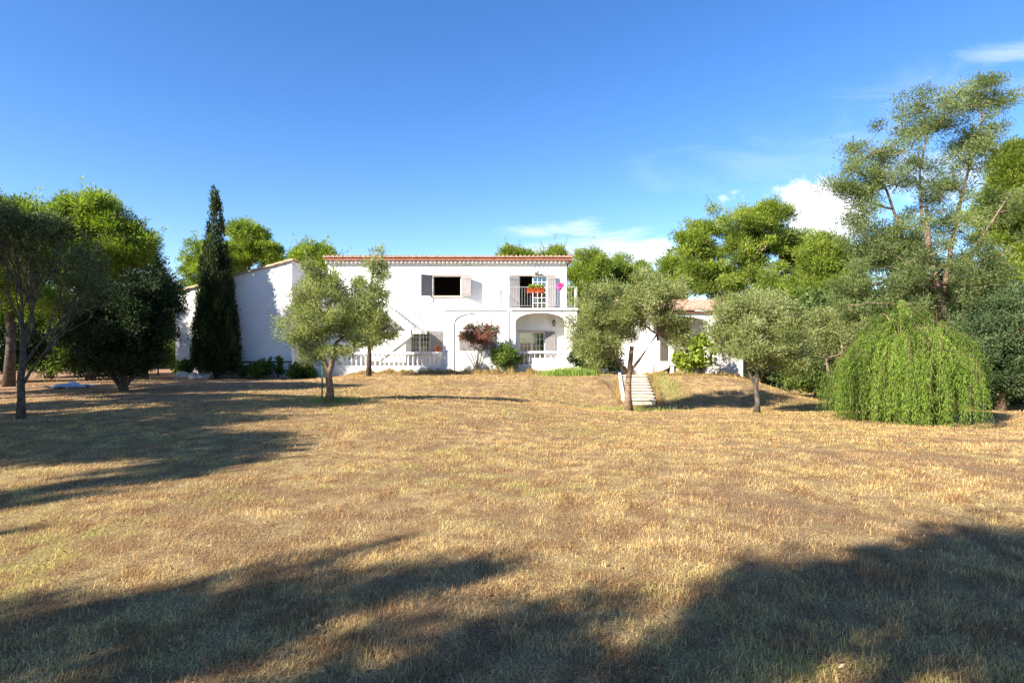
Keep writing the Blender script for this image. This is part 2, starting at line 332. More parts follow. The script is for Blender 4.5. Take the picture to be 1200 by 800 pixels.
def HB(mb, name, mat, parent=None, **kw):
    """build a part given in world coordinates under the house empty (or a part of it)"""
    mb.v = [(a - HX, b - HY, c) for a, b, c in mb.v]
    return mb.build(name, mat, parent or house, **kw)
x0, x1 = X(384, HF), X(664, HF)
UF = 3.58
win1 = (X(507, HF), X(540.5, HF), Z(346.5, HF), Z(323, HF))
door1 = (X(608, HF), X(641, HF), UF, Z(323, HF))
win2 = (X(479, HF), X(504, HF), 1.0, Z(388, HF))
door2 = (X(608.5, HF), X(638, HF), 0.3, Z(389, HF))
m = MB()
wall_open(m, x0, x1, -0.5, 6.42, HF, HF + 0.3, [(win1), (door1), (win2), (door2)])
m.box(x0, x0 + 0.3, HF + 0.3, HF + 9, -0.5, 6.42); m.box(x1 - 0.3, x1, HF + 0.3, HF + 9, -0.5, 6.42); m.box(x0 + 0.3, x1 - 0.3, HF + 8.7, HF + 9, -0.5, 6.42)
HB(m, 'wall', M['plaster'])
m = MB(); m.box(x0 + .3, x1 - .3, HF + .3, HF + 8.7, UF - 0.2, UF - .01); m.box(x0 + .3, x1 - .3, HF + .3, HF + 8.7, 0.1, 0.29); m.box(x0 + .3, x1 - .3, HF + .3, HF + 8.7, 6.1, 6.3)
m.box(x0 + .3, x1 - .3, HF + 4.5, HF + 4.6, 0.29, UF - .2); m.box(x0 + .3, x1 - .3, HF + 4.5, HF + 4.6, UF - .01, 6.1); m.box(-0.8, -0.7, HF + .3, HF + 4.5, UF - .01, 6.1)
HB(m, 'interior', M['interior'])
# projecting ground floor with the two arches
bx0, bx1 = X(520, LF), X(676, LF)
m = MB(); a1 = (X(532, LF), X(592, LF)); a2 = (X(604, LF), X(662, LF)); SP, TP = Z(380, LF), Z(366.5, LF)
mid = X(598, LF)
arch_wall(m, bx0, mid, -0.5, UF - 0.14, LF, LF + 0.053, a1[0], a1[1], SP, TP)
arch_wall(m, mid, bx1, -0.5, UF - 0.14, LF - 0.1, LF + 0.22, a2[0], a2[1], SP, TP)
m.box(bx0 + .001, mid - 0.002, LF + 0.055, LF + 0.4, -0.5, UF - 0.141)
m.box(bx0, bx0 + .25, LF + .4, HF - .002, -0.5, UF - .14); m.box(mid - .25, mid - .002, LF + .4, HF - .002, -0.5, UF - .14); m.box(bx1 - .25, bx1, LF + .22, HF - .002, -0.5, UF - .14)
m.box(a2[0] + .002, a2[1] - .002, LF - 0.06, LF + .15, -0.5, 0.34)
HB(m, 'loggia_wall', M['plaster'])
m = MB(); m.box(mid - .02, bx1 - .25, LF + .23, HF - .01, 0.1, 0.3); HB(m, 'loggia_floor', M['step'])
m = MB(); m.box(bx0 - 0.04, mid, LF - 0.06, HF - .003, UF - .14, UF - .02); m.box(mid, bx1 + 0.05, LF - 0.2, HF - .003, UF - .14, UF - .02); HB(m, 'balcony_slab', M['stone_white'])
# closed shutters in the blind arch
m = MB()
for k in range(2):
    xa = X(538 + 22 * k, LF); 
    m.box(xa, xa + 1.02, LF + .02, LF + .054, Z(410, LF), Z(388, LF))
    for j in range(7): m.box(xa + .04 + j * .14, xa + .05 + j * .14, LF + .012, LF + .02, Z(409, LF), Z(389, LF))
HB(m, 'shutter', M['shutter'])
# flared buttress at the right corner
m = MB(); m.prism([(bx1 + .002, -0.6), (bx1 + 1.0, -0.6), (bx1 + .72, 0.6), (bx1 + .3, 2.2), (bx1 + .002, 3.0)], LF + .1, LF + .5); HB(m, 'buttress', M['plaster'])
# roof
def tile_roof(x0, x1, y0, y1, z0, z1, per=0.23, rows=16, th=0.06, amp=0.075):
    """corrugated slope of half-round tiles running from (y0,z0) up to (y1,z1)"""
    nx = int((x1 - x0) / per) * 8 + 1; xs = np.linspace(x0, x1, nx); ph = ((xs - x0) / per) % 1.0
    hh = np.where(ph < .62, np.sqrt(np.clip(1 - ((ph - .31) / .31) ** 2, 0, 1)), -0.25 * np.sin((ph - .62) / .38 * np.pi)) * amp
    V = []; rowsz = []
    for r in range(rows):
        for e in (0, 1):
            t = (r + e) / rows; rowsz.append((y0 + (y1 - y0) * t, z0 + (z1 - z0) * t + (0.03 if e == 0 else 0.0)))
    for (yy, zz) in rowsz: V += [(x, yy, zz + h) for x, h in zip(xs, hh)]
    F_ = []
    for r in range(len(rowsz) - 1):
        for i in range(nx - 1): F_.append((r * nx + i, r * nx + i + 1, (r + 1) * nx + i + 1, (r + 1) * nx + i))
    b = len(V)
    V += [(x, y0, z0 - th) for x in xs] + [(x, y1, z1 - th) for x in xs]
    for i in range(nx - 1):
        F_.append((b + i, b + i + 1, i + 1, i)); F_.append((b + nx + i, b + nx + i + 1, b + i + 1, b + i))
    mb = MB(); mb.v = V; mb.f = F_; return mb
rx0, rx1 = X(378, HF - .4), X(671.5, HF - .4)
r1 = tile_roof(rx0, rx1, HF - 0.40, HF + 4.5, 6.555, 7.05, 0.25, 10, amp=0.07, th=.03)
roof = HB(r1, 'roof', M['tile'])
r2 = tile_roof(rx0, rx1, HF + 9.4, HF + 4.51, 6.56, 7.05, 0.25, 10); HB(r2, 'roof_back', M['tile'], roof)
m = MB(); m.prism([(0, 0)] * 0 or [(x0, 6.42), (x1, 6.42), (x1, 6.5), (x0, 6.5)], HF + .31, HF + 8.6)
HB(m, 'roof_deck', M['fascia'], roof)
m = MB(); m.box(rx0 + .04, rx1 - .04, HF - .34, HF - 0.002, 6.36, 6.495); m.box(rx1 - .34, rx1 - .04, HF, HF + 9.1, 6.36, 6.495); m.box(rx0 + .04, x0 - .002, HF, HF + 9.1, 6.36, 6.495)
HB(m, 'cornice', M['fascia'])
m = MB(); m.box(x0 - .1, x1 + .1, HF - .16, HF - .003, 6.22, 6.357)
k = x0
while k < x1: m.lathe((k, HF - .17, 6.19), [(0.0, 0), (.07, .03), (.095, .1), (.1, .165)], 8); k += .24
HB(m, 'cornice_moulding', M['stone_white'])
m = MB(); cx = X(418, HF + 3); m.box(cx - .3, cx + .3, HF + 2.6, HF + 3.2, 6.7, 6.95); ch = HB(m, 'chimney', M['plaster'], roof)
m = MB(); m.box(cx - .38, cx + .38, HF + 2.5, HF + 3.3, 6.95, 7.01); m.tube([(cx - .15, HF + 2.9, 7.0), (cx - .15, HF + 2.9, 7.12)], .09, 8); HB(m, 'chimney_cap', M['tile'], roof)
m = MB(); xx = X(596, LF - .1); m.tube([(xx, LF - .07, UF - .16), (xx, LF - .07, -0.1)], .045, 8); HB(m, 'downpipe', M['stone_white'])

def shutter(w, h, parent, hinge, ang, name='shutter'):
    """board shutter, hinge at local x=0, swung by ang"""
    m = MB(); n = max(3, int(abs(w) / .13)); s = 1 if w > 0 else -1; bw = abs(w) / n
    for i in range(n): a = s * i * bw; b = s * (i * bw + bw - .012); m.box(min(a, b), max(a, b), -.018, .018, 0, h)
    for zz in (.14, h - .24): m.box(min(0, w), max(0, w), -.045, -.018, zz, zz + .1)
    o = m.build(name, M['shutter'], parent); o.location = hinge; o.rotation_euler = (0, 0, ang); return o
def casement(x0, x1, z0, z1, y, cols, rows, parent, name='window', leaves=2, rot=None, fw=.05):
    """frame with glazing bars, pane behind; world coordinates"""
    m = MB(); m.box(x0, x1, y - .03, y + .03, z1 - fw, z1); m.box(x0, x1, y - .03, y + .03, z0, z0 + fw)
    lw = (x1 - x0) / leaves
    for l in range(leaves):
        a = x0 + l * lw; b = a + lw
        m.box(a, a + fw, y - .028, y + .028, z0 + fw, z1 - fw); m.box(b - fw, b, y - .028, y + .028, z0 + fw, z1 - fw)
        for c in range(1, cols): xx = a + fw + (lw - 2 * fw) * c / cols; m.box(xx - .014, xx + .014, y - .018, y + .018, z0 + fw, z1 - fw)
        for r in range(1, rows): zz = z0 + fw + (z1 - z0 - 2 * fw) * r / rows; m.box(a + fw, b - fw, y - .0165, y + .0165, zz - .014, zz + .014)
    fr = HB(m, name, M['white_wood'], parent)
    g = MB(); g.box(x0 + fw, x1 - fw, y + .020, y + .025, z0 + fw, z1 - fw); HB(g, 'pane', M['glass'], fr)
    return fr
def surround(o, y, parent, t=.09, sill=True):
    m = MB(); x0, x1, z0, z1 = o
    m.box(x0 - t, x1 + t, y - .03, y - .002, z1, z1 + t * 1.1); 
    o_ = HB(m, 'lintel', M['surround'], parent)
    if sill: m = MB(); m.box(x0 - t - .04, x1 + t + .04, y - .08, y - .002, z0 - .09, z0 - .001); HB(m, 'window_sill', M['surround'], parent)
    return o_
# upper open window: no casement in sight, dark room behind
s1 = surround(win1, HF, house)
m = MB(); a, b, c, d = win1
m.box(a, a + .05, HF + .14, HF + .2, c, d); m.box(b - .05, b, HF + .14, HF + .2, c, d); m.box(a + .05, b - .05, HF + .14, HF + .2, d - .05, d)
fr = HB(m, 'window', M['white_wood'])
shutter(-.74, d - c + .06, fr, (a - HX - .02, -.05, c - .03), R(38)); shutter(.74, d - c + .06, fr, (b - HX + .02, -.05, c - .03), R(-36))
# balcony french door: left leaf open, right leaf closed
a, b, c, d = door1; surround(door1, HF, house, .1, False)
mx = X(624, HF)
fr = casement(mx, b, c, d, HF + .14, 3, 6, house, 'balcony_door', 1)
m = MB(); m.box(a, a + .06, HF + .11, HF + .17, c, d); HB(m, 'door_jamb', M['white_wood'], fr)
shutter(-.56, d - c, fr, (a - HX - .01, -.05, c + .02), R(4)); shutter(.52, d - c, fr, (b - HX + .01, -.06, c + .02), R(-16))
# ground floor window with shutter on the left
fr = casement(*win2, HF + .14, 3, 4, house, 'window', 2); a, b, c, d = win2
shutter(.72, d - c, fr, (b - HX + .04, -.05, c), R(-3)); shutter(-.72, d - c, fr, (a - HX - .04, -.05, c), R(3))
surround(win2, HF, house)
fr = casement(*door2, HF + .14, 3, 5, house, 'loggia_door', 2); a, b, c, d = door2
surround(door2, HF, house, .09, False); shutter(.6, d - c, fr, (b - HX + .03, -.05, c + .02), R(-4))
# balcony railing
def railing(pts, h, parent, name, mat, gap=.15, r=.008, world=True):
    m = MB()
    P = [Vector(p) for p in pts]
    for p, q in zip(P[:-1], P[1:]):
        m.tube([p + Vector((0, 0, h)), q + Vector((0, 0, h))], .014, 6); m.tube([p + Vector((0, 0, .1)), q + Vector((0, 0, .1))], .012, 4)
        n = max(1, int((q - p).length / gap))
        for i in range(n + 1): s = p.lerp(q, i / n); m.tube([s + Vector((0, 0, .1 if 0 < i < n else 0)), s + Vector((0, 0, h))], r if 0 < i < n else .02, 4, False)
    return HB(m, name, mat, parent)
by = LF - .12
railing([(X(586, LF), HF - .05, UF), (X(586, LF), by, UF), (bx1, by, UF), (bx1, HF - .05, UF)], 1.15, house, 'balcony_railing', M['rail'])
# outside stair running down the facade
def stair_flight(m, xa, za, xb, zb, y0, y1, n):
    for i in range(n):
        t0, t1 = i / n, (i + 1) / n; z = za + (zb - za) * t1 if zb < za else za + (zb - za) * t1
        xl, xr = sorted((xa + (xb - xa) * t0, xa + (xb - xa) * t1)); zt = za + (zb - za) * (t0 if zb < za else t1)
        m.box(xl, xr, y0, y1, min(za + (zb - za) * t1, zt) - .22, zt)
sx0, sx1 = X(456, 32), X(486, 32)
m = MB(); m.box(x0 + .1, sx0, LF - .1, HF - .002, UF - .2, UF - .02); stair_flight(m, sx0, UF - .02, sx1, 2.35, LF - .1, HF - .002, 8); m.box(sx1, sx1 + .55, LF - .98, HF - .002, 2.12, 2.35)
stair_flight(m, sx1, 2.35, sx1 - 2.7, 0.32, LF - .98, LF - .12, 11)
for (ya, yb, xa, za, xb, zb) in ((LF - .16, LF - .102, sx0, UF - .02, sx1, 2.35), (LF - 1.04, LF - .982, sx1, 2.35, sx1 - 2.7, .32)):
    s_ = .12; m.prism([(xa, za + s_), (xb, zb + s_), (xb, zb - .4), (xa, za - .4)], ya, yb)
m.prism([(sx1 - .3, 1.9), (sx1 - 2.7, .35), (sx1 - .3, .35)], LF - .96, LF - .14); m.box(sx0 - 1.2, sx1 - .35, LF - .08, HF - .02, .35, 2.3)
HB(m, 'outside_stair', M['stone_white'])
railing([(x0 + .2, LF - .05, UF - .02), (sx0, LF - .05, UF - .02), (sx1, LF - .05, 2.35), (sx1 + .5, LF - .05, 2.35)], .95, house, 'stair_railing', M['rail'])
# balustrades
BPROF = [(.05, 0), (.05, .04), (.028, .06), (.032, .1), (.056, .2), (.052, .28), (.026, .42), (.025, .5), (.045, .54), (.045, .6)]
bal = MB().lathe((0, 0, 0), BPROF, 9).build('baluster', M['stone_white'], house, True)
bal_used = [False]
def balustrade(p, q, z0, parent_of_rail, ox, oy, gap=.24, hgt=.82, first=None):
    """rail and plinth plus one object per baluster; p,q world xy"""
    p = Vector((*p, 0)); q = Vector((*q, 0)); d = q - p; n = int(d.length / gap); a = math.atan2(d.y, d.x)
    m = MB(); m.box(0, d.length, -.09, .09, 0, .09); m.box(0, d.length, -.11, .11, .69, hgt)
    k = m.build('balustrade_rail', M['stone_white'], parent_of_rail, bevel=.01); k.location = (p.x - ox, p.y - oy, z0); k.rotation_euler = (0, 0, a)
    for i in range(n):
        if not bal_used[0]: o = bal; bal_used[0] = True
        else: o = bal.copy(); col.objects.link(o)
        o.parent = k; o.location = ((i + .5) * d.length / n, 0, .09)
    return k
balustrade((a2[0] + .03, LF + .06), (a2[1] - .03, LF + .06), 0.34, house, HX, HY, .29)
# terrace to the left of the loggia
terrace = empty('terrace', (X(460, 30), 30, 0), label='raised terrace with white balustrade left of the arches of the villa', cat='terrace')
tx0, tx1, TZ = X(345, 30), X(520, 30), 0.33
m = MB(); m.box(tx0, tx1, 30, 30.3, -.5, TZ); m.box(tx1 - .3, tx1, 30.3, LF - .15, -.5, TZ)
m.prism([(tx1 + .002, -.5), (tx1 + .7, -.5), (tx1 + .35, 0.1), (tx1 + .002, TZ)], 30.02, 30.28)
m.v = [(a - terrace.location.x, b - 30, c) for a, b, c in m.v]; m.build('retaining_wall', M['plaster'], terrace)
m = MB(); m.box(tx0, tx1 - .3, 30.3, HF - .01, -.3, TZ - .06); m.v = [(a - terrace.location.x, b - 30, c) for a, b, c in m.v]; m.build('paving', M['step'], terrace)
balustrade((X(392, 30), 30.14), (tx1 - .02, 30.14), TZ, terrace, terrace.location.x, 30)
for px in (391, 521):
    m = MB(); m.box(-.14, .14, -.14, .14, 0, .86); m.box(-.17, .17, -.17, .17, .86, .92); o = m.build('pier', M['stone_white'], terrace, bevel=.01); o.location = (X(px, 30) - terrace.location.x, .14, TZ)
# orange pot on the balustrade
def pot(name, loc, r, h, mat, label, cat='plant pot', **kw):
    root = empty(name, loc, label=label, cat=cat)
    MB().lathe((0, 0, 0), [(r * .65, 0), (r * .9, h * .75), (r * 1.08, h * .78), (r * 1.1, h), (r * .9, h), (r * .85, h * .85)], 16).build('pot', mat, root, True)
    return root

# ------------------------------------------------------------------ foliage machinery
def rng(seed): return np.random.default_rng(seed)
def unit(v): return v / np.maximum(np.linalg.norm(v, axis=-1, keepdims=True), 1e-9)
def leaves(name, C, D, ln, wd, mat, g, parent=None, rnd=None, bend=None):
    """rhombic leaf at each point C, pointing along D"""
    n = len(C); D = unit(D); a = unit(np.cross(D, g.normal(size=(n, 3)))); ln = ln * g.uniform(.6, 1.35, (n, 1)); wd = wd * g.uniform(.7, 1.3, (n, 1))
    up = np.cross(a, D) * ln * .12
    V = np.stack([C, C + D * ln * .5 + a * wd * .5 + up, C + D * ln, C + D * ln * .5 - a * wd * .5 + up], 1).reshape(-1, 3)
    if rnd is None: rnd = g.uniform(0, 1, n)
    return np_mesh(name, V, np.arange(n * 4), 4, mat, rnd, parent)
def bez(p, c, q, n=6):
    return [p * (1 - t) ** 2 + c * 2 * t * (1 - t) + q * t * t for t in np.linspace(0, 1, n)]
def cluster_tree(name, loc, label, lobes, trunk, mat, bark, seed, ncl=60, csize=(.35, .6), nleaf=300, ln=.09, wd=.025, cat='tree', group=None,
                 droop=0.0, out=1.0, up=.3, flat=.75, twist=.25, limbs_from=.5, tips=0, leafvar=.5, hi_rnd=0.0, shell=.5, extra_stems=None, limb_r=.3):
    """lobes: list of (cx,cy,cz,rx,ry,rz,weight) relative to the trunk base; trunk: (polyline, r0, r1)"""
    g = rng(seed); root = empty(name, loc, label=label, cat=cat, group=group)
    lob = np.array(lobes, float); wgt = lob[:, 6] / lob[:, 6].sum(); cen = []; tries = 0
    while len(cen) < ncl and tries < ncl * 60:
        tries += 1; l = lob[g.choice(len(lob), p=wgt)]; d = unit(g.normal(size=3)); r = g.uniform(0, 1) ** shell
        p = l[:3] + d * r * l[3:6]
        if all(np.sum((p - c[:3]) ** 2) > (csize[0] * .55) ** 2 for c in cen): cen.append(np.append(p, g.uniform(*csize)))
    cen = np.array(cen)
    pts, r0, r1 = trunk; tp = np.array(pts, float)
    tb = MB(); rr = np.linspace(0, 1, len(tp)); rad = r0 + (r1 - r0) * rr; rad[0] *= 1.25
    tb.tube([Vector(p) for p in tp], list(rad), 10); tb.build('trunk', bark, root, True)
    lb = MB(); T = (lambda t: np.array([np.interp(t, rr, tp[:, k]) for k in range(3)]))
    nodes = [T(t) for t in np.linspace(limbs_from, 1, 9)]; par = [-1] * 9
    for (P, _, _) in (extra_stems or []):
        Pa = np.array([tuple(p) for p in P], float); tt = np.linspace(0, 1, len(Pa))
        for t in np.linspace(.35, 1, 7): nodes.append(np.array([np.interp(t, tt, Pa[:, k]) for k in range(3)])); par.append(-1)
    segs = []
    for ci in np.argsort([min(np.linalg.norm(c[:3] - q) for q in nodes) for c in cen]):
        c = cen[ci]; NA = np.array(nodes); dv = c[:3] - NA; dist = np.linalg.norm(dv, axis=1)
        k = int(np.argmin(dist + np.maximum(0, -dv[:, 2]) * 1.5 + .02 * dist.mean())); st = NA[k]
        mid = (st + c[:3]) / 2 + np.array([0, 0, -.06]) * dist[k] + g.normal(size=3) * twist * .22 * min(dist[k], 1.2)
        P = bez(st, mid, c[:3], 5); last = k
        for j in (2, 4): nodes.append(P[j]); par.append(last); last = len(nodes) - 1
        segs.append((P, k, last))
    cnt = np.zeros(len(nodes))
    for P, k, last in segs:
        j = last
        while j >= 0: cnt[j] += 1; j = par[j]
    rt = .010 * (np.mean(csize) / .4)
    for P, k, last in segs:
        ra = min(rt * math.sqrt(cnt[last - 1] + 1) * 1.15, r1 * .8); rb = rt * math.sqrt(cnt[last])
        lb.tube([Vector(p) for p in P], list(np.linspace(ra, min(ra, rb), 5)), 5, False)
    if extra_stems:
        for (P, a, b) in extra_stems: lb.tube([Vector(p) for p in P], list(np.linspace(a, b, len(P))), 7, False)
    lb.build('branches', bark, root, True)
    Cs, Ds, Rs = [], [], []
    for c in cen:
        n = int(nleaf * (c[3] / np.mean(csize)) ** 2 * g.uniform(.6, 1.3)); d = unit(g.normal(size=(n, 3))); r = g.uniform(0, 1, (n, 1)) ** .55
        # uneven clump: several sub-puffs
        sub = unit(g.normal(size=(5, 3))); pick = g.integers(0, 5, n); off = sub[pick] * .45
        P = c[:3] + (d * r * .75 + off) * c[3] * np.array([1, 1, flat]); dd = (d * .6 + off) * out + g.normal(size=(n, 3)) * .45; dd[:, 2] += up - droop
        Cs.append(P); Ds.append(dd); cr = g.uniform(0, 1)
        Rs.append(np.clip(cr * leafvar + g.uniform(0, 1, n) * (1 - leafvar) + hi_rnd, 0, 1))
    if tips:
        for c in cen[g.permutation(len(cen))[:tips]]:      # thin shoots that break the outline
            cc = lob[:, :3].mean(0); d = unit(c[:3] - cc + np.array([0, 0, 1.0])); d = unit(d + g.normal(size=3) * .25); k = g.integers(12, 30); Lh = c[3] * g.uniform(1.0, 1.9)
            t = g.uniform(.3, 1, (k, 1)); Cs.append(c[:3] + d * t * Lh + g.normal(size=(k, 3)) * .04 * Lh); Ds.append(d + g.normal(size=(k, 3)) * .6); Rs.append(g.uniform(.3, 1, k))
    leaves('crown', np.concatenate(Cs), np.concatenate(Ds), ln, wd, mat, g, root, np.concatenate(Rs))
    return root
def wig(p, q, n, amp, g):
    p = np.array(p, float); q = np.array(q, float); t = np.linspace(0, 1, n)[:, None]; P = p + (q - p) * t; P[1:-1] += g.normal(size=(n - 2, 3)) * amp; return [tuple(x) for x in P]

# ------------------------------------------------------------------ side wing of the villa (front wall with sloping top)
WY = 31.0
wx0, wx1 = X(205.5, WY), X(342, WY)
wing = empty('house_wing', (wx0, WY, 0), label='tall white windowless side wing with slanting tiled roof behind the cypress', cat='house wing')
zl, zr = Z(343, WY), Z(305.5, WY)
def WB(mb, name, mat, parent=None, **kw):
    mb.v = [(a - wx0, b - WY, c) for a, b, c in mb.v]; return mb.build(name, mat, parent or wing, **kw)
m = MB(); m.prism([(wx0, -.6), (wx1, -.6), (wx1, zr), (wx0, zl)], WY, WY + .3); m.prism([(wx0, -.6), (wx1, -.6), (wx1, zr - .3), (wx0, zl - .3)], WY + 6.7, WY + 7)
m.box(wx1 - .3, wx1, WY + .3, WY + 6.7, -.6, zr - .02); m.box(wx0, wx0 + .3, WY + .3, WY + 6.7, -.6, zl); WB(m, 'wall', M['plaster'])
m = MB(); n = 9; sl_ = (zr - zl) / (wx1 - wx0)
V = []; F_ = []; per = .25; ny = int(7.3 / per) * 6 + 1; ys_ = np.linspace(WY - .12, WY + 7.15, ny); ph = ((ys_ - ys_[0]) / per) % 1
hh = np.where(ph < .62, np.sqrt(np.clip(1 - ((ph - .31) / .31) ** 2, 0, 1)), 0) * .08; rows = []
xl, xr = wx0 - .35, wx1 + .08
for r in range(14):
    for e in (0, 1):
        t = (r + e) / 14; rows.append((xl + (xr - xl) * t, zl + (xl - wx0 + (xr - xl) * t) * sl_ + .03 + (.03 if e == 0 else 0)))
for xx, zz in rows: V += [(xx, y, zz + h) for y, h in zip(ys_, hh)]
for xx, zz in rows: V += [(xx, y, zz - .045) for y in (ys_[0], ys_[-1])]
nr = len(rows); b0 = nr * ny
for r in range(nr - 1):
    F_ += [(r * ny + i, r * ny + i + 1, (r + 1) * ny + i + 1, (r + 1) * ny + i) for i in range(ny - 1)]
    F_.append((r * ny, (r + 1) * ny, b0 + 2 * (r + 1), b0 + 2 * r)); F_.append((b0 + 2 * r, b0 + 2 * r + 2, b0 + 2 * r + 3, b0 + 2 * r + 1))
m.v = V; m.f = F_; WB(m, 'roof', M['tile_old'])
m = MB(); m.box(wx0 - .02, wx1 + .015, WY - .03, WY - .002, Z(424.6, WY), Z(423, WY)); m.box(wx0 - .03, wx0 - .002, WY - .03, WY + .1, -.5, Z(423, WY)); WB(m, 'moulding', M['iron'])
m = MB(); m.box(wx1 + .002, wx1 + .03, WY + 1.0, WY + 2.1, Z(424, WY), Z(385, WY)); WB(m, 'shutter', M['shutter'])
m = MB(); m.box(wx1 + .002, x0 - .002, WY + 2.2, WY + 2.5, -.6, 2.9); WB(m, 'link_wall', M['plaster'])
m = MB(); m.box(wx1 + .002, x0 - .002, WY + 2.14, WY + 2.56, 2.9, 2.99); WB(m, 'coping', M['tile_old'])

# ------------------------------------------------------------------ annex with porch on the right
AY = 29.0
ax = X(786, AY)
annex = empty('annex', (ax, AY, 0), R(5), label='single storey white annex with terracotta roof and open porch between two olive trees', cat='annex')
FZ = .62
def AB(mb, name, mat, parent=None, **kw): return mb.build(name, mat, parent or annex, **kw)    # local coordinates: x right, y back
m = MB(); wall_open(m, -1.3, 4.2, -1.2, 3.3, 2.4, 2.65, [(.1, 2.0, FZ, 2.75), (2.9, 3.7, 1.5, 2.6)]); m.box(3.95, 4.2, 2.65, 7, -1.2, 3.3); m.box(-1.3, -1.05, 2.65, 7, -.6, 3.3); m.box(-1.05, 3.95, 6.75, 7, -.6, 3.3)
m.box(2.32, 3.9, .12, .32, -.9, .9); m.box(2.32, 3.9, .1, .34, .9, .96)
AB(m, 'wall', M['plaster'])
m = MB(); m.box(-.05, 2.5, 0, 2.38, FZ - .16, FZ); m.box(.35, 2.4, .05, .22, -.6, FZ - .162); AB(m, 'porch_floor', M['stone_white'])
m = MB(); m.box(2.02, 2.3, -.02, .26, FZ + .002, 2.72); AB(m, 'column', M['stone_white'], bevel=.015)
m = MB(); m.box(-.02, .24, .0, .26, FZ + .002, 1.5); m.box(-.05, .27, -.03, .29, 1.5, 1.56); m.box(.02, .2, .04, .22, -.6, FZ - .165); AB(m, 'gate_pier', M['stone_white'], bevel=.012)
m = MB(); n = 16; P = [(-.9 + 2.9 * i / n, 2.72 + .26 * math.sin(math.pi * min(1, (i + 2) / (n + 2))) ** .6) for i in range(n + 1)]
for p, q in zip(P[:-1], P[1:]): m.prism([p, q, (q[0], 3.24), (p[0], 3.24)], 0, .25)
m.box(2.002, 2.35, 0, .25, 2.722, 3.24); m.box(2.352, 3.9, 0.001, .25, 2.72, 3.24); m.box(3.62, 3.9, 0.02, .25, .965, 2.718); m.box(-1.2, -.902, 0.001, .25, -.6, 3.24)
AB(m, 'arched_beam', M['plaster'])
m = MB(); m.box(-.9, 2.0, .27, 2.38, 3.0, 3.06); 
for k in range(6): m.box(-.9 + k * .5, -.78 + k * .5, .27, 2.38, 2.88, 2.998)
AB(m, 'porch_ceiling', M['bronze_wood'])
m = MB(); m.box(.1, 2.0, 2.5, 2.55, FZ, 2.75); m.box(1.02, 1.08, 2.46, 2.499, FZ, 2.75); AB(m, 'door', M['interior'])  # wide slab in dark colour, deepening the shade inside the porch
m = MB(); m.box(2.9, 3.7, 2.5, 2.53, 1.5, 2.6); AB(m, 'window', M['glass'])
m = MB(); m.box(-1.04, 3.94, 4, 4.1, -.5, 3.2); AB(m, 'interior', M['interior'])
ar = tile_roof(-1.5, 4.4, -.2, 5.2, 3.34, 4.16, .26, 14, amp=.085); rf = AB(ar, 'roof', M['tile'])
ar = tile_roof(-1.5, 4.4, 8.2, 5.21, 3.6, 4.12, .26, 8, amp=.085); AB(ar, 'roof_back', M['tile'], rf)
m = MB(); m.box(-1.3, 4.3, -.12, -.002, 3.16, 3.24); AB(m, 'cornice', M['fascia'])
balustrade((.27, .13), (2.0, .13), FZ, annex, 0, 0, .3, .8)
# stair up to the porch
st = empty('porch_stair', (X(742, AY), AY, 0), label='white stair with solid stepped sides climbing to the annex porch', cat='stairs')
m = MB(); dx = X(784, AY) - X(742, AY); n = 6
for i in range(n):
    xa = .35 + (dx - .35) * i / n; xb = .35 + (dx - .35) * (i + 1) / n; m.box(xa, xb + (.0 if i < n - 1 else -.05), .12, 1.3, (-.15 if i < 3 else FZ * (i - 2) / n), FZ * (i + 1) / n - .01)
m.build('flight', M['stone_white'], st)
m = MB(); m.prism([(-.05, -.2), (.5, -.2), (dx + .0, FZ - .25), (dx + .0, FZ + .0), (dx - .12, FZ + .02), (.0, .22)], -.02, .118)
m.build('stringer', M['plaster'], st)
m = MB(); m.prism([(.2, -.2), (dx - .12, -.2), (dx - .12, 1.75), (dx - .5, 1.7), (.2, .45)], 1.302, 1.42); m.build('side_wall', M['plaster'], st)
m = MB(); g_ = rng(5)
m.box(-5.1, .0, 1.6, 1.8, -.3, .75); m.box(-5.1, .0, 1.57, 1.83, .75, .8); gw = m.build('garden_wall', M['plaster']); gw.location = (X(742, AY), AY, 0)
tag(gw, 'low white garden wall glimpsed behind the forked olive tree, linking villa and annex', 'garden wall')

# stone steps down the bank
steps = empty('garden_steps', (4.9, 23, 0), label='pale stone garden steps running down the grassy bank to the lawn', cat='garden steps')
n = 9
for i in range(n):
    t = i / (n - 1); y = 22.3 + 4.6 * t; xa = np.interp(t, [0, 1], [X(733, 22.3), X(729, 27)]); xb = np.interp(t, [0, 1], [X(769, 22.3), X(758, 27)])
    z = np.interp(t, [0, 1], [-.57, .09]); m = MB(); m.box(xa, xb, y, y + .62, z - .045, z); m.box(xa + .02, xb - .02, y + .05, y + .6, z - .32, z - .0452); m.v = [(a - 4.9, b - 23, c) for a, b, c in m.v]
    s_ = m.build('step', M['step'], steps)
m = MB(); xk0, xk1 = X(729, 22.3), X(727, 27)
m.v = [(xk0 - 4.9, -.7, -.8), (xk0 - 4.9 + .12, -.7, -.8), (xk0 - 4.9 + .12, -.7, -.5), (xk0 - 4.9, -.7, -.5), (xk1 - 4.9, 4.5, -.3), (xk1 - 4.9 + .12, 4.5, -.3), (xk1 - 4.9 + .12, 4.5, .2), (xk1 - 4.9, 4.5, .2)]
m.f = [(0, 1, 2, 3), (4, 5, 6, 7), (0, 1, 5, 4), (1, 2, 6, 5), (2, 3, 7, 6), (3, 0, 4, 7)]; m.build('kerb', M['stone_white'], steps)

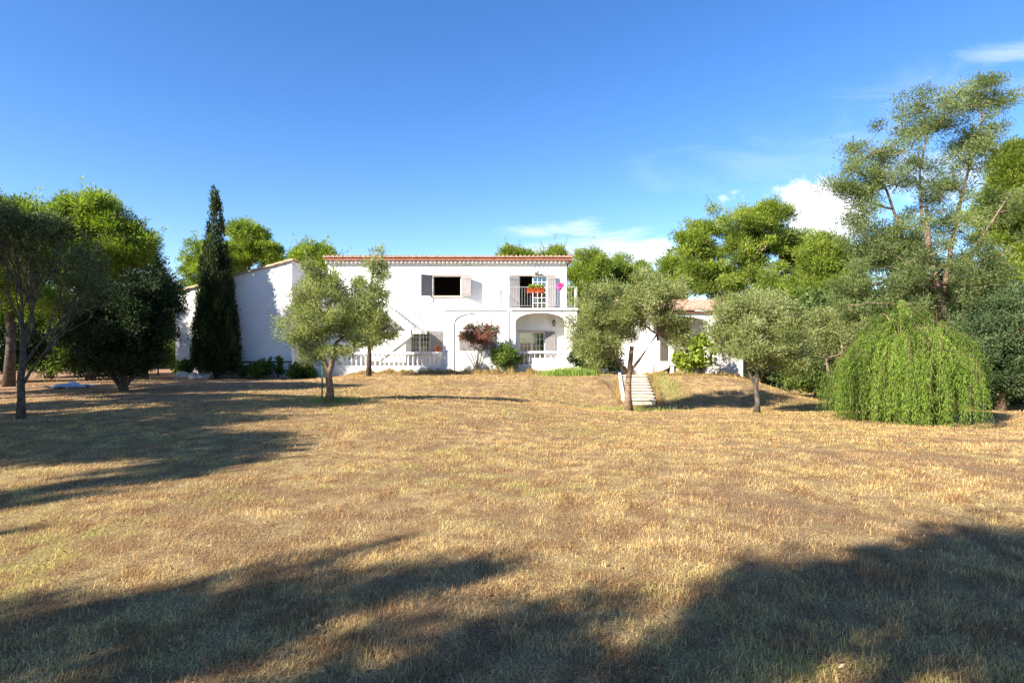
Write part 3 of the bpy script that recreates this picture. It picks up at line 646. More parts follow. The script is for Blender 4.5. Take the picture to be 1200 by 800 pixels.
# ------------------------------------------------------------------ small things on the house
def lantern(loc, label):
    root = empty('wall_lantern', loc, label=label, cat='lantern')
    MB().tube([(0, .16, .1), (0, .02, .2), (0, -.02, .16), (0, 0, .05)], .014, 5).build('bracket', M['iron'], root, True)
    m = MB().lathe((0, 0, -.22), [(.03, -.03), (.06, 0), (.062, .01)], 6); m.lathe((0, 0, 0), [(.12, 0), (.05, .09), (.015, .14)], 6)
    for k in range(6): a = k * math.pi / 3; m.tube([(.06 * math.cos(a), .06 * math.sin(a), -.22), (.1 * math.cos(a), .1 * math.sin(a), 0)], .007, 4)
    m.build('frame', M['iron'], root)
    MB().lathe((0, 0, -.21), [(.05, 0), (.09, .205)], 6).build('glass', M['glass'], root)
lantern((X(649, 32.8), HF - .17, Z(377, 32.8)), 'small black wall lantern hanging inside the open arch of the loggia')
lp = empty('wall_lamp', (X(628, HF - .2), HF - .2, Z(316, HF - .2)), label='twin spotlight on a scrolled bracket above the balcony door', cat='lamp')
m = MB(); m.tube([(0, .195, .1), (-.1, .05, .14), (-.2, 0, .12), (-.22, -.05, .06)], .018, 6); m.tube([(0, .195, .05), (.05, .05, .05), (.07, 0, 0)], .018, 6); m.build('bracket', M['iron'], lp, True)
for (dx_, dz_, s_) in ((-.22, 0, .8), (.06, -.1, 1.1)): MB().lathe((dx_, -.05, dz_), [(.04 * s_, .1), (.10 * s_, .02), (.13 * s_, -.06), (.12 * s_, -.07)], 12).build('lamp_head', M['rail'], lp, True)
fb = empty('flower_box', (X(629, 31.45), 31.5, Z(342.5, 31.5)), label='long terracotta flower box with red geraniums hung on the balcony railing', cat='flower box')
m = MB(); m.prism([(-.4, 0), (.4, 0), (.44, .2), (-.44, .2)], -.08, .08); m.build('box', M['terracotta'], fb, bevel=.01)
g_ = rng(11); C_ = np.stack([g_.uniform(-.42, .42, 500), g_.normal(0, .08, 500), g_.uniform(.17, .42, 500)], 1); leaves('foliage', C_, g_.normal(size=(500, 3)) + [0, 0, .5], .09, .06, M['lime'], g_, fb)
C_ = np.stack([g_.uniform(-.55, .42, 420), g_.normal(-.08, .07, 420), g_.uniform(-.04, .26, 420)], 1); leaves('flowers', C_, g_.normal(size=(420, 3)), .07, .06, M['flower'], g_, fb)
pk = empty('hanging_flower_pot', (X(656, 31.45), 31.5, Z(340, 31.5)), label='round pink flower pot hung at the right end of the balcony railing', cat='flower pot')
MB().lathe((0, 0, 0), [(.09, 0), (.15, .15), (.17, .22), (.15, .22)], 16).build('pot', M['pink'], pk, True)
C_ = g_.normal(0, .09, (260, 3)) * [1.1, .8, .6] + [.05, -.03, .27]; leaves('flowers', C_, g_.normal(size=(260, 3)), .07, .06, M['petal_pink'], g_, pk)
op = pot('orange_pot', (X(513, 30.14), 30.14, TZ + .83), .16, .3, M['orange'], 'bright orange plant pot standing on the terrace balustrade near its right end')
# white garden stones by the wing
for k, (px, py, s_) in enumerate(((214, 444, .34), (226, 446, .28), (238, 440, .30))):
    bm = bmesh.new(); bmesh.ops.create_icosphere(bm, subdivisions=3, radius=1); rr_ = random.Random(40 + k)
    off = [Vector((rr_.uniform(-3, 3), rr_.uniform(-3, 3), rr_.uniform(-3, 3))) for _ in range(5)]
    from mathutils import noise as mn
    for v_ in bm.verts: v_.co *= 1 + .28 * mn.noise(v_.co * 1.3 + off[0]) + .1 * mn.noise(v_.co * 4 + off[1])
    for v_ in bm.verts: v_.co = Vector((v_.co.x * s_ * 1.1, v_.co.y * s_ * .8, v_.co.z * s_ * .8))
    me = bpy.data.meshes.new('garden_stone'); bm.to_mesh(me); bm.free(); me.materials.append(M['rock']); o = bpy.data.objects.new('garden_stone', me); col.objects.link(o)
    p = at(px, py, 29.4); o.location = (p.x, 29.4, gz(p.x, 29.4) + s_ * .45)
    tag(o, ['pale boulder furthest left at the foot of the white wing', 'middle pale boulder of three at the foot of the white wing', 'pale boulder nearest the cypress at the foot of the white wing'][k], 'boulder', 'pale boulders at the foot of the wing')
# crumpled pale sheet on the ground
g_ = rng(3); nn = 40; U, Vv = np.meshgrid(np.linspace(-1, 1, nn), np.linspace(-1, 1, nn)); rad = 1 + .25 * np.sin(3 * np.arctan2(Vv, U) + 1)
tx, ty = at(80, 456, 20.5).x, 20.5
PX = U * 0.62 * rad; PY = Vv * .42 * rad; PZ = .05 + .06 * np.abs(np.sin(U * 5 + np.sin(Vv * 4) * 1.5)) * (1 - U ** 2 * .6) + .06 * np.sin(Vv * 9 + U * 3) * .5
PZ = PZ + .1 * np.exp(-((U - .1) ** 2 + Vv ** 2) * 3)
ii = np.arange(nn * nn).reshape(nn, nn); qf = np.stack([ii[:-1, :-1], ii[:-1, 1:], ii[1:, 1:], ii[1:, :-1]], -1).reshape(-1)
tp = np_mesh('tarpaulin', np.stack([PX, PY, PZ], -1).reshape(-1, 3), qf, 4, M['tarp'], smooth=True); tp.location = (tx, ty, gz(tx, ty)); sm = tp.modifiers.new('s', 'SOLIDIFY'); sm.thickness = .01
tag(tp, 'crumpled pale blue sheet lying on the ground under the trees', 'tarpaulin')
stk = MB().tube([(0, 0, -.1), (0.03, 0, 1.35)], .025, 6).build('garden_stake', M['hose'], None); stk.location = (X(377, 17), 17, gz(X(377, 17), 17)); tag(stk, 'thin green stake standing left of the young olive trunk', 'stake')
lst = MB().tube([(0, 0, -.1), (-.18, 0, .6)], .03, 6).build('leaning_post', M['bark_grey'], None); lst.location = (X(322, 30), 30, gz(X(322, 30), 30)); tag(lst, 'short grey post leaning against the foot of the wing wall', 'post')

# ------------------------------------------------------------------ trees of the garden
def base(px, Y): x = X(px, Y); return (x, Y, gz(x, Y) - .03)
g0 = rng(100)
b = base(386, 16)
cluster_tree('olive_tree', b, 'young olive tree with forked trunk on the lawn in front of the side wing', [(-.35, 0, 2.35, .95, .9, 1.25, 3), (.35, .1, 2.6, .75, .85, 1.15, 2.4), (-.95, 0, 2.9, .5, .5, .7, .9), (.1, 0, 1.55, .9, .8, .55, 1.2), (-.2, 0, 3.5, .6, .6, .5, .7)],
    ([(0, 0, 0), (.02, 0, .35), (-.03, 0, .8), (.06, 0, 1.05), (.2, 0, 1.7)], .12, .055), M['olive'], M['bark'], 1, 105, (.22, .40), 340, .085, .022, 'olive tree', tips=90, limbs_from=.55, limb_r=.35,
    extra_stems=[([(-.02, 0, .85), (-.15, 0, 1.2), (-.4, .05, 1.9)], .08, .03)], hi_rnd=.06)
b = base(432, 27)
cluster_tree('slender_tree', b, 'slender tree with dark trunk and wispy top above the villa eaves', [(-.05, 0, 3.3, 1.15, 1.1, 1.5, 3), (.2, 0, 2.2, 1.15, 1, .8, 1.6), (.35, 0, 5.1, .55, .5, 1.1, .6)],
    ([(0, 0, 0), (.03, 0, 1.2), (0, 0, 2.4), (.1, 0, 4.2), (.3, 0, 5.7)], .11, .03), M['olive'], M['bark_grey'], 2, 105, (.3, .48), 260, .12, .035, 'tree', tips=70, limbs_from=.3)
b = base(737, 19)
cluster_tree('olive_tree', b, 'wide forked olive tree in front of the stone garden steps', [(-.85, 0, 3.1, 1.15, 1.1, 1.45, 3), (.75, .1, 3.8, 1.3, 1.1, 1.0, 2.6), (-1.15, 0, 2.1, .8, .9, .7, 1.2), (1.55, .1, 2.65, .5, .5, .5, .6), (.1, .2, 2.6, .8, .8, .7, .8)],
    ([(0, 0, 0), (-.03, 0, .5), (-.02, 0, 1.0), (.02, 0, 1.35), (.1, 0, 2.2)], .14, .07), M['olive'], M['bark'], 3, 185, (.24, .44), 340, .09, .024, 'olive tree', tips=130, limbs_from=.55, limb_r=.35,
    extra_stems=[([(0, 0, 1.3), (.35, 0, 1.75), (.95, .05, 2.6), (1.3, .1, 3.2)], .06, .025), ([(0, 0, 1.25), (-.35, 0, 1.7), (-.8, .05, 2.5)], .07, .03)], hi_rnd=.06)
b = base(887, 18)
cluster_tree('olive_tree', b, 'dense rounded olive tree on the grassy mound in front of the annex', [(.1, 0, 2.5, 1.45, 1.2, 1.15, 3), (.8, 0, 2.2, .95, 1, 1.1, 1.6), (-.6, 0, 2.7, .9, .9, 1.05, 1.5), (.2, 0, 3.3, 1.1, .8, .55, 1)],
    ([(0, 0, 0), (.03, 0, .4), (-.03, 0, .8), (.02, 0, 1.6)], .10, .06), M['olive'], M['bark_grey'], 4, 150, (.28, .44), 340, .085, .022, 'olive tree', tips=100, limbs_from=.5, hi_rnd=.1,
    extra_stems=[([(0, 0, .8), (-.25, 0, 1.3), (-.5, 0, 2.0)], .06, .03)])
b = base(977, 21)
cluster_tree('young_tree', b, 'thin tree with pale leaning trunk between the mound olive and the willow', [(-.2, .3, 2.6, 1.3, 1.2, 1.1, 2), (.5, .3, 3.3, 1.0, 1, .8, 1)],
    ([(0, 0, 0), (-.15, 0, .9), (-.25, .1, 2.2)], .08, .04), M['olive'], M['bark_pale'], 5, 60, (.35, .55), 300, .09, .028, 'tree', tips=20)
# cypress
def cypress(name, px, Y, top, r, label, seed):
    g = rng(seed); b = base(px, Y); root = empty(name, b, label=label, cat='cypress'); H = Z(top, Y) - b[2]
    MB().tube([(0, 0, 0), (0, 0, H * .9)], [.16, .02], 8).build('trunk', M['bark_grey'], root, True)
    Ps, Ds, Rs = [], [], []
    # one leading spire with narrower ones pressed against it, each of many upright plumes
    spires = [(0, 0, 1.0, .62 * r, 30)] + [(math.cos(a) * r * .50, math.sin(a) * r * .50, hh_, .50 * r, 20) for a, hh_ in ((-.3, .70), (.9, .62), (2.0, .66), (3.2, .73), (4.1, .60), (5.0, .77))] + [(math.cos(a) * r * .62, math.sin(a) * r * .5, hh_, .4 * r, 14) for a, hh_ in ((.2, .45), (3.0, .5), (4.6, .5))]
    for sx_, sy_, hf, rs, npl in spires:
        for k in range(npl * 5):
            t = g.uniform(0, 1) ** .9; a = g.uniform(0, 2 * math.pi); pr = rs * np.interp(t, [0, .05, .3, .6, .85, 1], [.75, .95, 1.0, .72, .34, .03]); z0 = .15 + t * (H * hf - .5)
            ln_ = g.uniform(.45, .95); c0 = np.array([sx_ * (1 - .25 * t) + math.cos(a) * pr * .8, sy_ * (1 - .25 * t) + math.sin(a) * pr * .8, z0]); dirn = np.array([math.cos(a) * .16, math.sin(a) * .16, 1.0])
            m_ = 85; u_ = g.uniform(0, 1, (m_, 1)); w_ = .17 * (1 - u_ * .75); P = c0 + dirn * u_ * ln_ + g.normal(size=(m_, 3)) * w_ * [.8, .8, .4]
            Ps.append(P); Ds.append(dirn + g.normal(size=(m_, 3)) * .35); Rs.append(np.clip(g.uniform(0, .65) + g.normal(0, .15, m_), 0, 1))
    leaves('crown', np.concatenate(Ps), np.concatenate(Ds), .17, .04, M['cypress'], g, root, np.concatenate(Rs)); return root
cypress('cypress_tree', 253, 29.95, 229, 1.15, 'tall dark cypress tapering to a point in front of the white wing', 8)
# weeping willow
def willow(name, px, Y, label, seed):
    g = rng(seed); b = base(px, Y); root = empty(name, b, label=label, cat='willow'); tb = MB()
    tb.tube([Vector(p) for p in wig((0, 0, 0), (-.05, 0, 2.2), 6, .04, g)], list(np.linspace(.12, .06, 6)), 8); tb.build('trunk', M['bark'], root, True)
    lb = MB(); Cs, Ds, Rs = [], [], []
    limbs = []
    for k in range(50):
        a = k * 2.4 + g.normal() * .3; ro = 1.42 * (k / 50) ** .5 * g.uniform(.8, 1.1) * (1.0 if math.cos(a) > 0 else .92); h = 3.2 - .95 * (ro / 1.42) ** 1.8 + g.uniform(-.4, .12) - (.3 if math.cos(a) < -.3 else 0)
        limbs.append((a, ro, h)); lb.tube(bez(Vector((0, 0, 1.5)), Vector((math.cos(a) * ro * .4, math.sin(a) * ro * .4, h + .15)), Vector((math.cos(a) * ro, math.sin(a) * ro, h - .1)), 7), list(np.linspace(.035, .008, 7)), 5, False)
    for (a, ro, h) in limbs:
        lc = g.uniform(-.05, .5); low = g.uniform() < .78; rx_ = g.uniform(0, .3) * ro / 1.4
        for j in range(int(g.uniform(22, 36))):
            a2 = a + g.normal() * .19; r0_ = ro * g.uniform(.55, 1.0); st = np.array([math.cos(a2) * r0_, math.sin(a2) * r0_, h - .1 + g.normal() * .09]); r2 = ro + rx_ + g.uniform(.0, .35) + (.22 if math.cos(a) > 0 else .1) * ro / 1.4
            out = np.array([math.cos(a2) * r2, math.sin(a2) * r2, st[2] - g.uniform(.1, .4)]); e = g.uniform(.02, .5) if low else g.uniform(.4, 1.8)
            end = np.array([out[0] + g.normal() * .07, out[1] + g.normal() * .07, min(e, out[2] - .3)])
            m_ = int(58 * np.linalg.norm(end - st)); t = np.sort(g.uniform(0, 1, m_))[:, None]
            P = st * (1 - t) ** 3 + 3 * out * t * (1 - t) ** 2 + 3 * (out * .6 + end * .4) * t ** 2 * (1 - t) + end * t ** 3; sw = .04 * np.sin(t * 5 + j)
            P = P + np.concatenate([sw, np.roll(sw, 1), 0 * sw], 1)
            Cs.append(P + g.normal(size=P.shape) * .026); Ds.append(np.concatenate([g.normal(size=(m_, 2)) * .42, -np.ones((m_, 1))], 1)); Rs.append(np.clip(lc + g.uniform(0, .15) + g.uniform(0, .35, m_), 0, 1))
            if j % 6 == 0: lb.tube([Vector(st), Vector(out), Vector(end)], [.006, .004, .002], 3, False)
    lb.build('branches', M['bark'], root, True); leaves('crown', np.concatenate(Cs), np.concatenate(Ds), .085, .014, M['willow'], g, root, np.concatenate(Rs))
willow('weeping_willow', 1056, 15.2, 'small weeping willow with bright green foliage trailing to the lawn', 9)
# tall wispy tree on the right
b = base(1118, 20.5); S = F / 20.5; bx = 1118; q_ = lambda px, py, rx, rz, wt, ry=None: ((px - bx) / S, 0, (400 - py) / S + CZ - b[2], rx / S, (ry or rx) / S, rz / S, wt)
gt = rng(21); T_ = lambda px, py, dy=0: ((px - bx) / S, dy, (400 - py) / S + CZ - b[2])
cluster_tree('tall_gum_tree', b, 'tallest tree on the right with open grey green crown and reddish branching trunks', [q_(1092, 132, 34, 34, 1.3), q_(1040, 185, 44, 38, 1.6), q_(1158, 112, 24, 26, .8), q_(1148, 170, 32, 32, .9), q_(998, 228, 28, 36, 1.1), q_(1095, 215, 55, 40, 1.3), q_(1090, 285, 85, 40, 3.2), q_(1050, 340, 75, 40, 2.4), q_(1130, 340, 60, 50, 2.2), q_(1035, 290, 42, 36, 1.6), q_(1186, 240, 22, 26, .5)],
    ([(0, 0, 0), T_(1112, 400), T_(1100, 340), T_(1088, 290), T_(1086, 240)], .2, .06), M['gum'], M['bark_warm'], 22, 380, (.28, .60), 330, .11, .026, 'tree', tips=150, limbs_from=.55, flat=.65, limb_r=.22, shell=.42,
    extra_stems=[([T_(1112, 395), T_(1080, 330), T_(1062, 290), T_(1040, 225), T_(1020, 180)], .1, .02), ([T_(1105, 350), T_(1115, 290), T_(1125, 240), T_(1140, 180), T_(1155, 120)], .09, .02), ([T_(1090, 300), T_(1080, 250), T_(1078, 200), T_(1092, 130)], .07, .02), ([T_(1118, 330), T_(1150, 280), T_(1185, 225)], .07, .02)])
b = base(1175, 18.5)
cluster_tree('dense_shrub_tree', b, 'dark blue green bushy tree at the right edge behind the willow', [(-.2, 0, 2.2, 1.5, 1.2, 1.5, 3), (.9, 0, 2.9, 1.5, 1.3, 1.3, 2), (-.8, .2, 1.2, 1.0, 1.0, .9, 1.2), (.8, 0, 1.2, 1.6, 1.0, 1.1, 2)],
    ([(0, 0, 0), (-.1, 0, .9), (.1, 0, 2.0)], .12, .07), M['shrub'], M['bark_warm'], 23, 200, (.35, .55), 330, .095, .035, 'tree', tips=60, limbs_from=.2)
b = base(1020, 24)
cluster_tree('bushy_tree', b, 'olive green bushy tree filling the gap behind the willow crown', [(0, 0, 3.2, 2.2, 1.6, 2.0, 3), (1.6, 0, 3.6, 1.8, 1.5, 1.9, 2), (-1.0, 0, 1.8, 1.3, 1.2, 1.3, 1.5)],
    ([(0, 0, 0), (.1, 0, 1.5), (0, 0, 3)], .14, .07), M['gum'], M['bark'], 24, 190, (.45, .7), 300, .13, .045, 'tree', tips=40, limbs_from=.2)
b = base(1140, 27)
cluster_tree('bushy_tree', b, 'broad green tree behind the reddish trunks of the tallest tree', [(0, 0, 4.0, 3.0, 1.6, 2.6, 3), (2.2, 0, 3.4, 2.4, 1.5, 2.6, 2), (-1.5, 0, 2.4, 2.0, 1.4, 2.0, 1.5)],
    ([(0, 0, 0), (.1, 0, 1.5), (0, 0, 3)], .14, .07), M['gum'], M['bark'], 26, 210, (.55, .85), 300, .15, .05, 'tree', tips=30, limbs_from=.2)
# dark multi stem bush on the left
b = base(144, 19)
cluster_tree('dark_evergreen', b, 'dark rounded evergreen with a fan of stems beside the wing corner', [(.1, 0, 2.3, 1.5, 1.4, 1.35, 3), (.65, 0, 3.0, 1.05, 1, 1.0, 1.8), (-.8, 0, 1.9, .95, .9, .9, 1.4), (.0, 0, 1.15, 1.25, 1.15, .6, 1.8), (-.9, 0, 2.6, .6, .6, .6, .6)],
    ([(0, 0, 0), (0, 0, .35), (.05, 0, .8)], .14, .1), M['dark'], M['bark_grey'], 31, 190, (.32, .52), 420, .09, .04, 'evergreen', tips=30, limbs_from=.1,
    extra_stems=[([(0, 0, .05), (.3 * math.cos(a), .3 * math.sin(a), .5), (.9 * math.cos(a), .9 * math.sin(a), 1.3)], .06, .03) for a in (0, 1, 2, 3, 4, 5)])
# nearly bare tree at the left edge: recursive branching
def bare_tree(name, px, Y, H, label, seed, nleaf=9, lr=.5):
    g = rng(seed); b = base(px, Y); root = empty(name, b, label=label, cat='tree'); tb = MB(); lb = MB(); Cs, Ds = [], []
    def grow(p, d, ln, r, depth):
        n = 5; P = [p]; dd = d.copy()
        for i in range(n):
            dd = unit(dd + g.normal(size=3) * .08 + np.array([0, 0, .06])); P.append(P[-1] + dd * ln / n)
        lb.tube([Vector(x) for x in P], list(np.linspace(r, r * .6, n + 1)), 6 if depth > 2 else 4, False)
        if depth <= 2:
            for _ in range(nleaf): k = g.integers(1, n + 1); Cs.append(P[k] + g.normal(size=3) * .05); Ds.append(g.normal(size=3))
        if depth == 0: return
        m = 3 if depth > 3 else g.integers(2, 4)
        for k in range(m):
            ax = unit(np.cross(dd, g.normal(size=3))); an = g.uniform(.22, .5); grow(P[-1] if k else P[-1], unit(dd * math.cos(an) + ax * math.sin(an) + np.array([0, 0, .07])), ln * g.uniform(.68, .86), r * .62, depth - 1)
    tp_ = wig((0, 0, 0), (.05, 0, H * .33), 5, .02, g); tb.tube([Vector(x) for x in tp_], [.10, .075, .068, .064, .06], 9); tb.build('trunk', M['bark_grey'], root, True)
    for k in range(7):
        a = k * 2.4 + .3; hz = [0, .04, -.05, -.1, .02, -.18, -.08][k]; ti = [.38, .2, .5, .7, .12, .8, .6][k]; grow(np.array(tp_[-1]) + np.array([0, 0, hz * H]), unit(np.array([math.cos(a) * ti, math.sin(a) * ti, 1.0])), H * .172, .034, 5)
    lb.build('branches', M['bark_grey'], root, True); leaves('crown', np.array(Cs), np.array(Ds), .055, .03, M['dead'], g, root); return root
bare_tree('sparse_tree', 24, 12.6, 5.3, 'thin crowned dark tree with a fine web of twigs at the left edge', 33, 15)

# ------------------------------------------------------------------ pines
def pine(name, px, Y, label, lobes_px, seed, mat='pine', ncl=110, cs=(.55, .95), nleaf=420, ln=.26, wd=.05, trunk=None, group='pines around the villa', tips=30, by=None):
    b = base(px, Y); S = F / Y
    lob = [((x - px) / S, 0, (400 - y) / S + CZ - b[2], rx / S, max(rx, ry) * .8 / S, ry / S, wt) for x, y, rx, ry, wt in lobes_px]
    ty = min(y for x, y, *_ in lobes_px); H = (400 - ty) / S + CZ - b[2]; mx = np.mean([l[0] for l in lob])
    tk = trunk or ([(0, 0, 0), (.1, 0, H * .3), (mx * .5, 0, H * .55), (mx, 0, H * .88)], .17, .08)
    return cluster_tree(name, b, label, lob, tk, M[mat], M['bark'] if (mat == 'pine' and px > 200) else M['bark_grey'], seed, ncl, cs, nleaf, ln, wd, 'pine tree', group, tips=tips, limbs_from=.4, flat=.7, up=.45, shell=.4, limb_r=.3)
pine('pine_tree', 865, 42, 'largest bright green pine rising behind the annex roof', [(850, 285, 48, 42, 2.4), (905, 275, 42, 34, 2), (812, 285, 26, 30, 1), (935, 300, 20, 22, .6), (865, 330, 75, 24, 2.4), (890, 250, 30, 16, .8), (828, 320, 35, 18, .8)], 41, ncl=270, cs=(.45, .95))
pine('pine_tree', 972, 38, 'dark branched pine between the largest pine and the tallest tree', [(965, 300, 26, 20, 1), (985, 330, 30, 36, 1.4), (945, 350, 30, 30, 1)], 42, ncl=150)
pine('pine_tree', 1195, 30, 'yellow green pine cut off by the right edge of the picture', [(1195, 200, 26, 34, 1.4), (1180, 250, 30, 40, 1.2), (1230, 260, 45, 60, 1.2), (1190, 320, 40, 40, 1)], 43, ncl=170, cs=(.4, .8))
pine('pine_tree', 690, 47, 'bright pine just right of the villa roof corner', [(690, 318, 24, 24, 1.5), (686, 340, 24, 24, 1)], 44, ncl=110, tips=40)
pine('pine_tree', 738, 50, 'rounded pine crown directly above the wide forked olive tree', [(735, 325, 32, 22, 1.6), (752, 335, 30, 20, 1), (720, 345, 30, 25, 1)], 45, ncl=130)
pine('pine_tree', 606, 48, 'pine top peeping over the villa roof above the balcony door', [(606, 303, 18, 10, 1)], 46, ncl=26, tips=20)
pine('pine_tree', 650, 48, 'pine top peeping over the right end of the villa roof', [(650, 302, 14, 9, 1), (640, 305, 14, 7, .6)], 47, ncl=24, tips=20)
pine('pine_tree', 790, 46, 'narrow pine between the rounded crown and the largest pine', [(790, 325, 18, 24, 1), (780, 350, 25, 25, 1)], 48, ncl=100)
pine('pine_tree', 290, 42, 'airy pine rising right behind the cypress over the wing roof', [(290, 285, 24, 22, 1.6), (312, 300, 18, 16, 1), (275, 310, 20, 20, .8)], 49, ncl=110, cs=(.4, .75))
pine('pine_tree', 236, 40, 'thin grey green pine showing left of the cypress above the wing', [(237, 305, 18, 24, 1), (224, 335, 14, 20, .7)], 50, 'pine', ncl=40, cs=(.4, .65), nleaf=260)
pine('pine_tree', 366, 42, 'bright pine between the wing roof and the villa roof', [(368, 300, 24, 14, 1.3), (350, 310, 20, 16, 1), (378, 318, 18, 15, .8)], 51, ncl=90)
pine('pine_tree', 106, 25, 'large sunlit pine behind the dark evergreen on the left', [(105, 255, 40, 28, 2), (140, 285, 34, 26, 1.4), (75, 280, 38, 35, 1.6), (110, 310, 50, 26, 1.6)], 52, ncl=210, cs=(.42, .72), ln=.2, wd=.035)
pine('pine_tree', 168, 27, 'darker pine leaning right behind the dark evergreen', [(165, 300, 18, 18, 1), (176, 330, 22, 22, 1), (150, 350, 40, 30, 1.4), (188, 350, 14, 20, .6)], 53, 'pine_dark', ncl=80, cs=(.4, .7), ln=.2, wd=.035)
pine('pine_tree', 10, 22, 'yellow green pine behind the thin crowned tree', [(25, 265, 32, 35, 1.6), (0, 300, 45, 45, 1.5), (-30, 260, 40, 45, 1.2), (40, 340, 50, 40, 1.2)], 54, ncl=140, cs=(.42, .7), ln=.18, wd=.035)
pine('pine_tree', 58, 30, 'dark pine deep in the wood behind the crumpled sheet', [(60, 370, 45, 35, 1), (20, 380, 45, 35, 1)], 55, 'pine_dark', ncl=70, cs=(.5, .8))

# ------------------------------------------------------------------ shrubs near the buildings
def shrub(name, px, Y, rx, h, label, mat, seed, n=14, ln=.12, wd=.07, nl=150, cat='shrub', group=None, z0=None, stems=True):
    b = base(px, Y)
    if z0 is not None: b = (b[0], b[1], z0)
    return cluster_tree(name, b, label, [(0, 0, h * .55, rx * .8, rx * .7, h * .38, 1)], ([(0, 0, 0), (0, 0, h * .25), (.02, 0, h * .5)], .04, .02), M[mat], M['bark_grey'], seed, n, (rx * .28, rx * .45), nl, ln, wd, cat, group, limbs_from=.0, tips=6)
b = base(560, 30.6)
cluster_tree('crape_myrtle', b, 'burgundy leaved shrub tree with bare fanned stems before the blind arch', [(0, 0, 1.9, 1.15, .8, .32, 3), (-.25, 0, 2.3, .8, .5, .35, 1), (.6, 0, 2.3, .5, .4, .35, .7)],
    ([(0, 0, 0), (-.02, 0, .5), (.02, 0, 1.3)], .06, .04), M['myrtle'], M['bark_pale'], 60, 56, (.18, .3), 150, .09, .045, 'shrub', tips=50, limbs_from=.25,
    extra_stems=[([(0, 0, .05), (a * .35, .0, .6), (a, .05, 1.6)], .035, .02) for a in (-.95, -.55, -.25, .3, .7)])
shrub('green_shrub', 594, 30.7, 1.0, 1.5, 'mid green shrub between the burgundy shrub and the loggia balustrade', 'green', 61, 28)
shrub('dark_shrub', 690, 29.5, 1.15, 1.4, 'dark green shrub at the right corner of the villa, under the olive', 'dark', 62, 34)
shrub('dark_shrub', 716, 28.5, .8, 1.2, 'dark rounded shrub just left of the top of the stone steps', 'dark', 63, 24)
shrub('leafy_vine', 822, 28.3, .75, 2.1, 'yellow green broad leaved shrub climbing over the porch balustrade', 'lime', 64, 36, .2, .14, 95)
shrub('leafy_shrub', 800, 28.2, .7, 1.1, 'low yellow green shrub at the foot of the annex porch', 'lime', 65, 16, .16, .1, 80)
shrub('leafy_shrub', 838, 27.6, .9, 1.0, 'low pale flowering shrub at the foot of the porch column', 'petal_white', 66, 10, .09, .07, 40)
shrub('wall_shrub', 304, 30.2, .8, .95, 'dark leafy shrub at the middle of the wing wall foot', 'green', 67, 18, .17, .13, 85)
shrub('wall_shrub', 284, 30.3, .4, .6, 'small sparse shrub just right of the cypress foot', 'green', 68, 8, .16, .12, 60)
shrub('wall_shrub', 354, 29.4, .8, .8, 'low green shrub at the right corner of the wing', 'green', 69, 16, .16, .12, 85)
shrub('wall_shrub', 216, 29.9, .8, 1.1, 'dark green shrub among the pale boulders left of the cypress', 'green', 70, 16, .14, .11, 90)
shrub('wall_shrub', 326, 30.5, .35, 1.2, 'single upright sprig against the white wing wall', 'green', 71, 4, .18, .14, 50)
for k, (px, Y, h, mt, lb_) in enumerate(((60, 27, 2.6, 'green', 'green undergrowth bush behind the crumpled sheet'), (105, 29, 2.2, 'dark', 'dark undergrowth bush between the sheet and the evergreen'), (12, 24, 2.4, 'dark', 'dark undergrowth bush behind the trunk of the thin crowned tree'), (185, 33, 2.4, 'pine_dark', 'dark undergrowth bush at the left corner of the wing'),
        (925, 26, 2.6, 'dark', 'dark shaded bush behind the mound olive trunk'), (955, 25, 2.2, 'green', 'green shaded bush right of the mound olive'), (1010, 23, 2.0, 'green', 'green bush half hidden behind the left side of the willow'), (1195, 21.5, 2.2, 'shrub', 'blue green bush low at the right edge'), (1150, 24, 2.4, 'shrub', 'bush in the shade just right of the willow'))):
    shrub('bush', px, Y, 1.7, h, lb_, mt, 80 + k, 34, .15, .07, 260, 'bush', 'bushes at the edge of the wood')
# far-off wood closing the view
g_ = rng(90); Cs, Rs = [], []
for (pa, pb, Y, h) in ((-500, 230, 46, 6.5), (-500, 330, 60, 8), (640, 1700, 58, 7.5), (880, 1700, 42, 6), (300, 700, 66, 5.5), (905, 1500, 33, 6.2), (-500, 200, 38, 6.5)):
    n = int((pb - pa) * Y / F / 1.1)
    for k in range(n):
        px = g_.uniform(pa, pb); y = Y + g_.uniform(-2, 3); x = X(px, y); hh_ = h * g_.uniform(.6, 1.05)
        for j in range(5):
            c = np.array([x + g_.normal() * 1.2, y + g_.normal(), gz(x, y) + hh_ * g_.uniform(.1, .95)]); r = g_.uniform(.8, 1.4); m_ = 330
            Cs.append(c + unit(g_.normal(size=(m_, 3))) * r * g_.uniform(0, 1, (m_, 1)) ** .5); Rs.append(np.clip(g_.uniform(0, .5) + g_.uniform(0, .5, m_), 0, 1))
Cs = np.concatenate(Cs); o = leaves('woodland', Cs, g_.normal(size=Cs.shape) + [0, 0, .4], .34, .12, M['pine_dark'], g_, None, np.concatenate(Rs)); tag(o, 'far wood of pines closing the view behind the villa garden', 'woodland', kind='stuff')

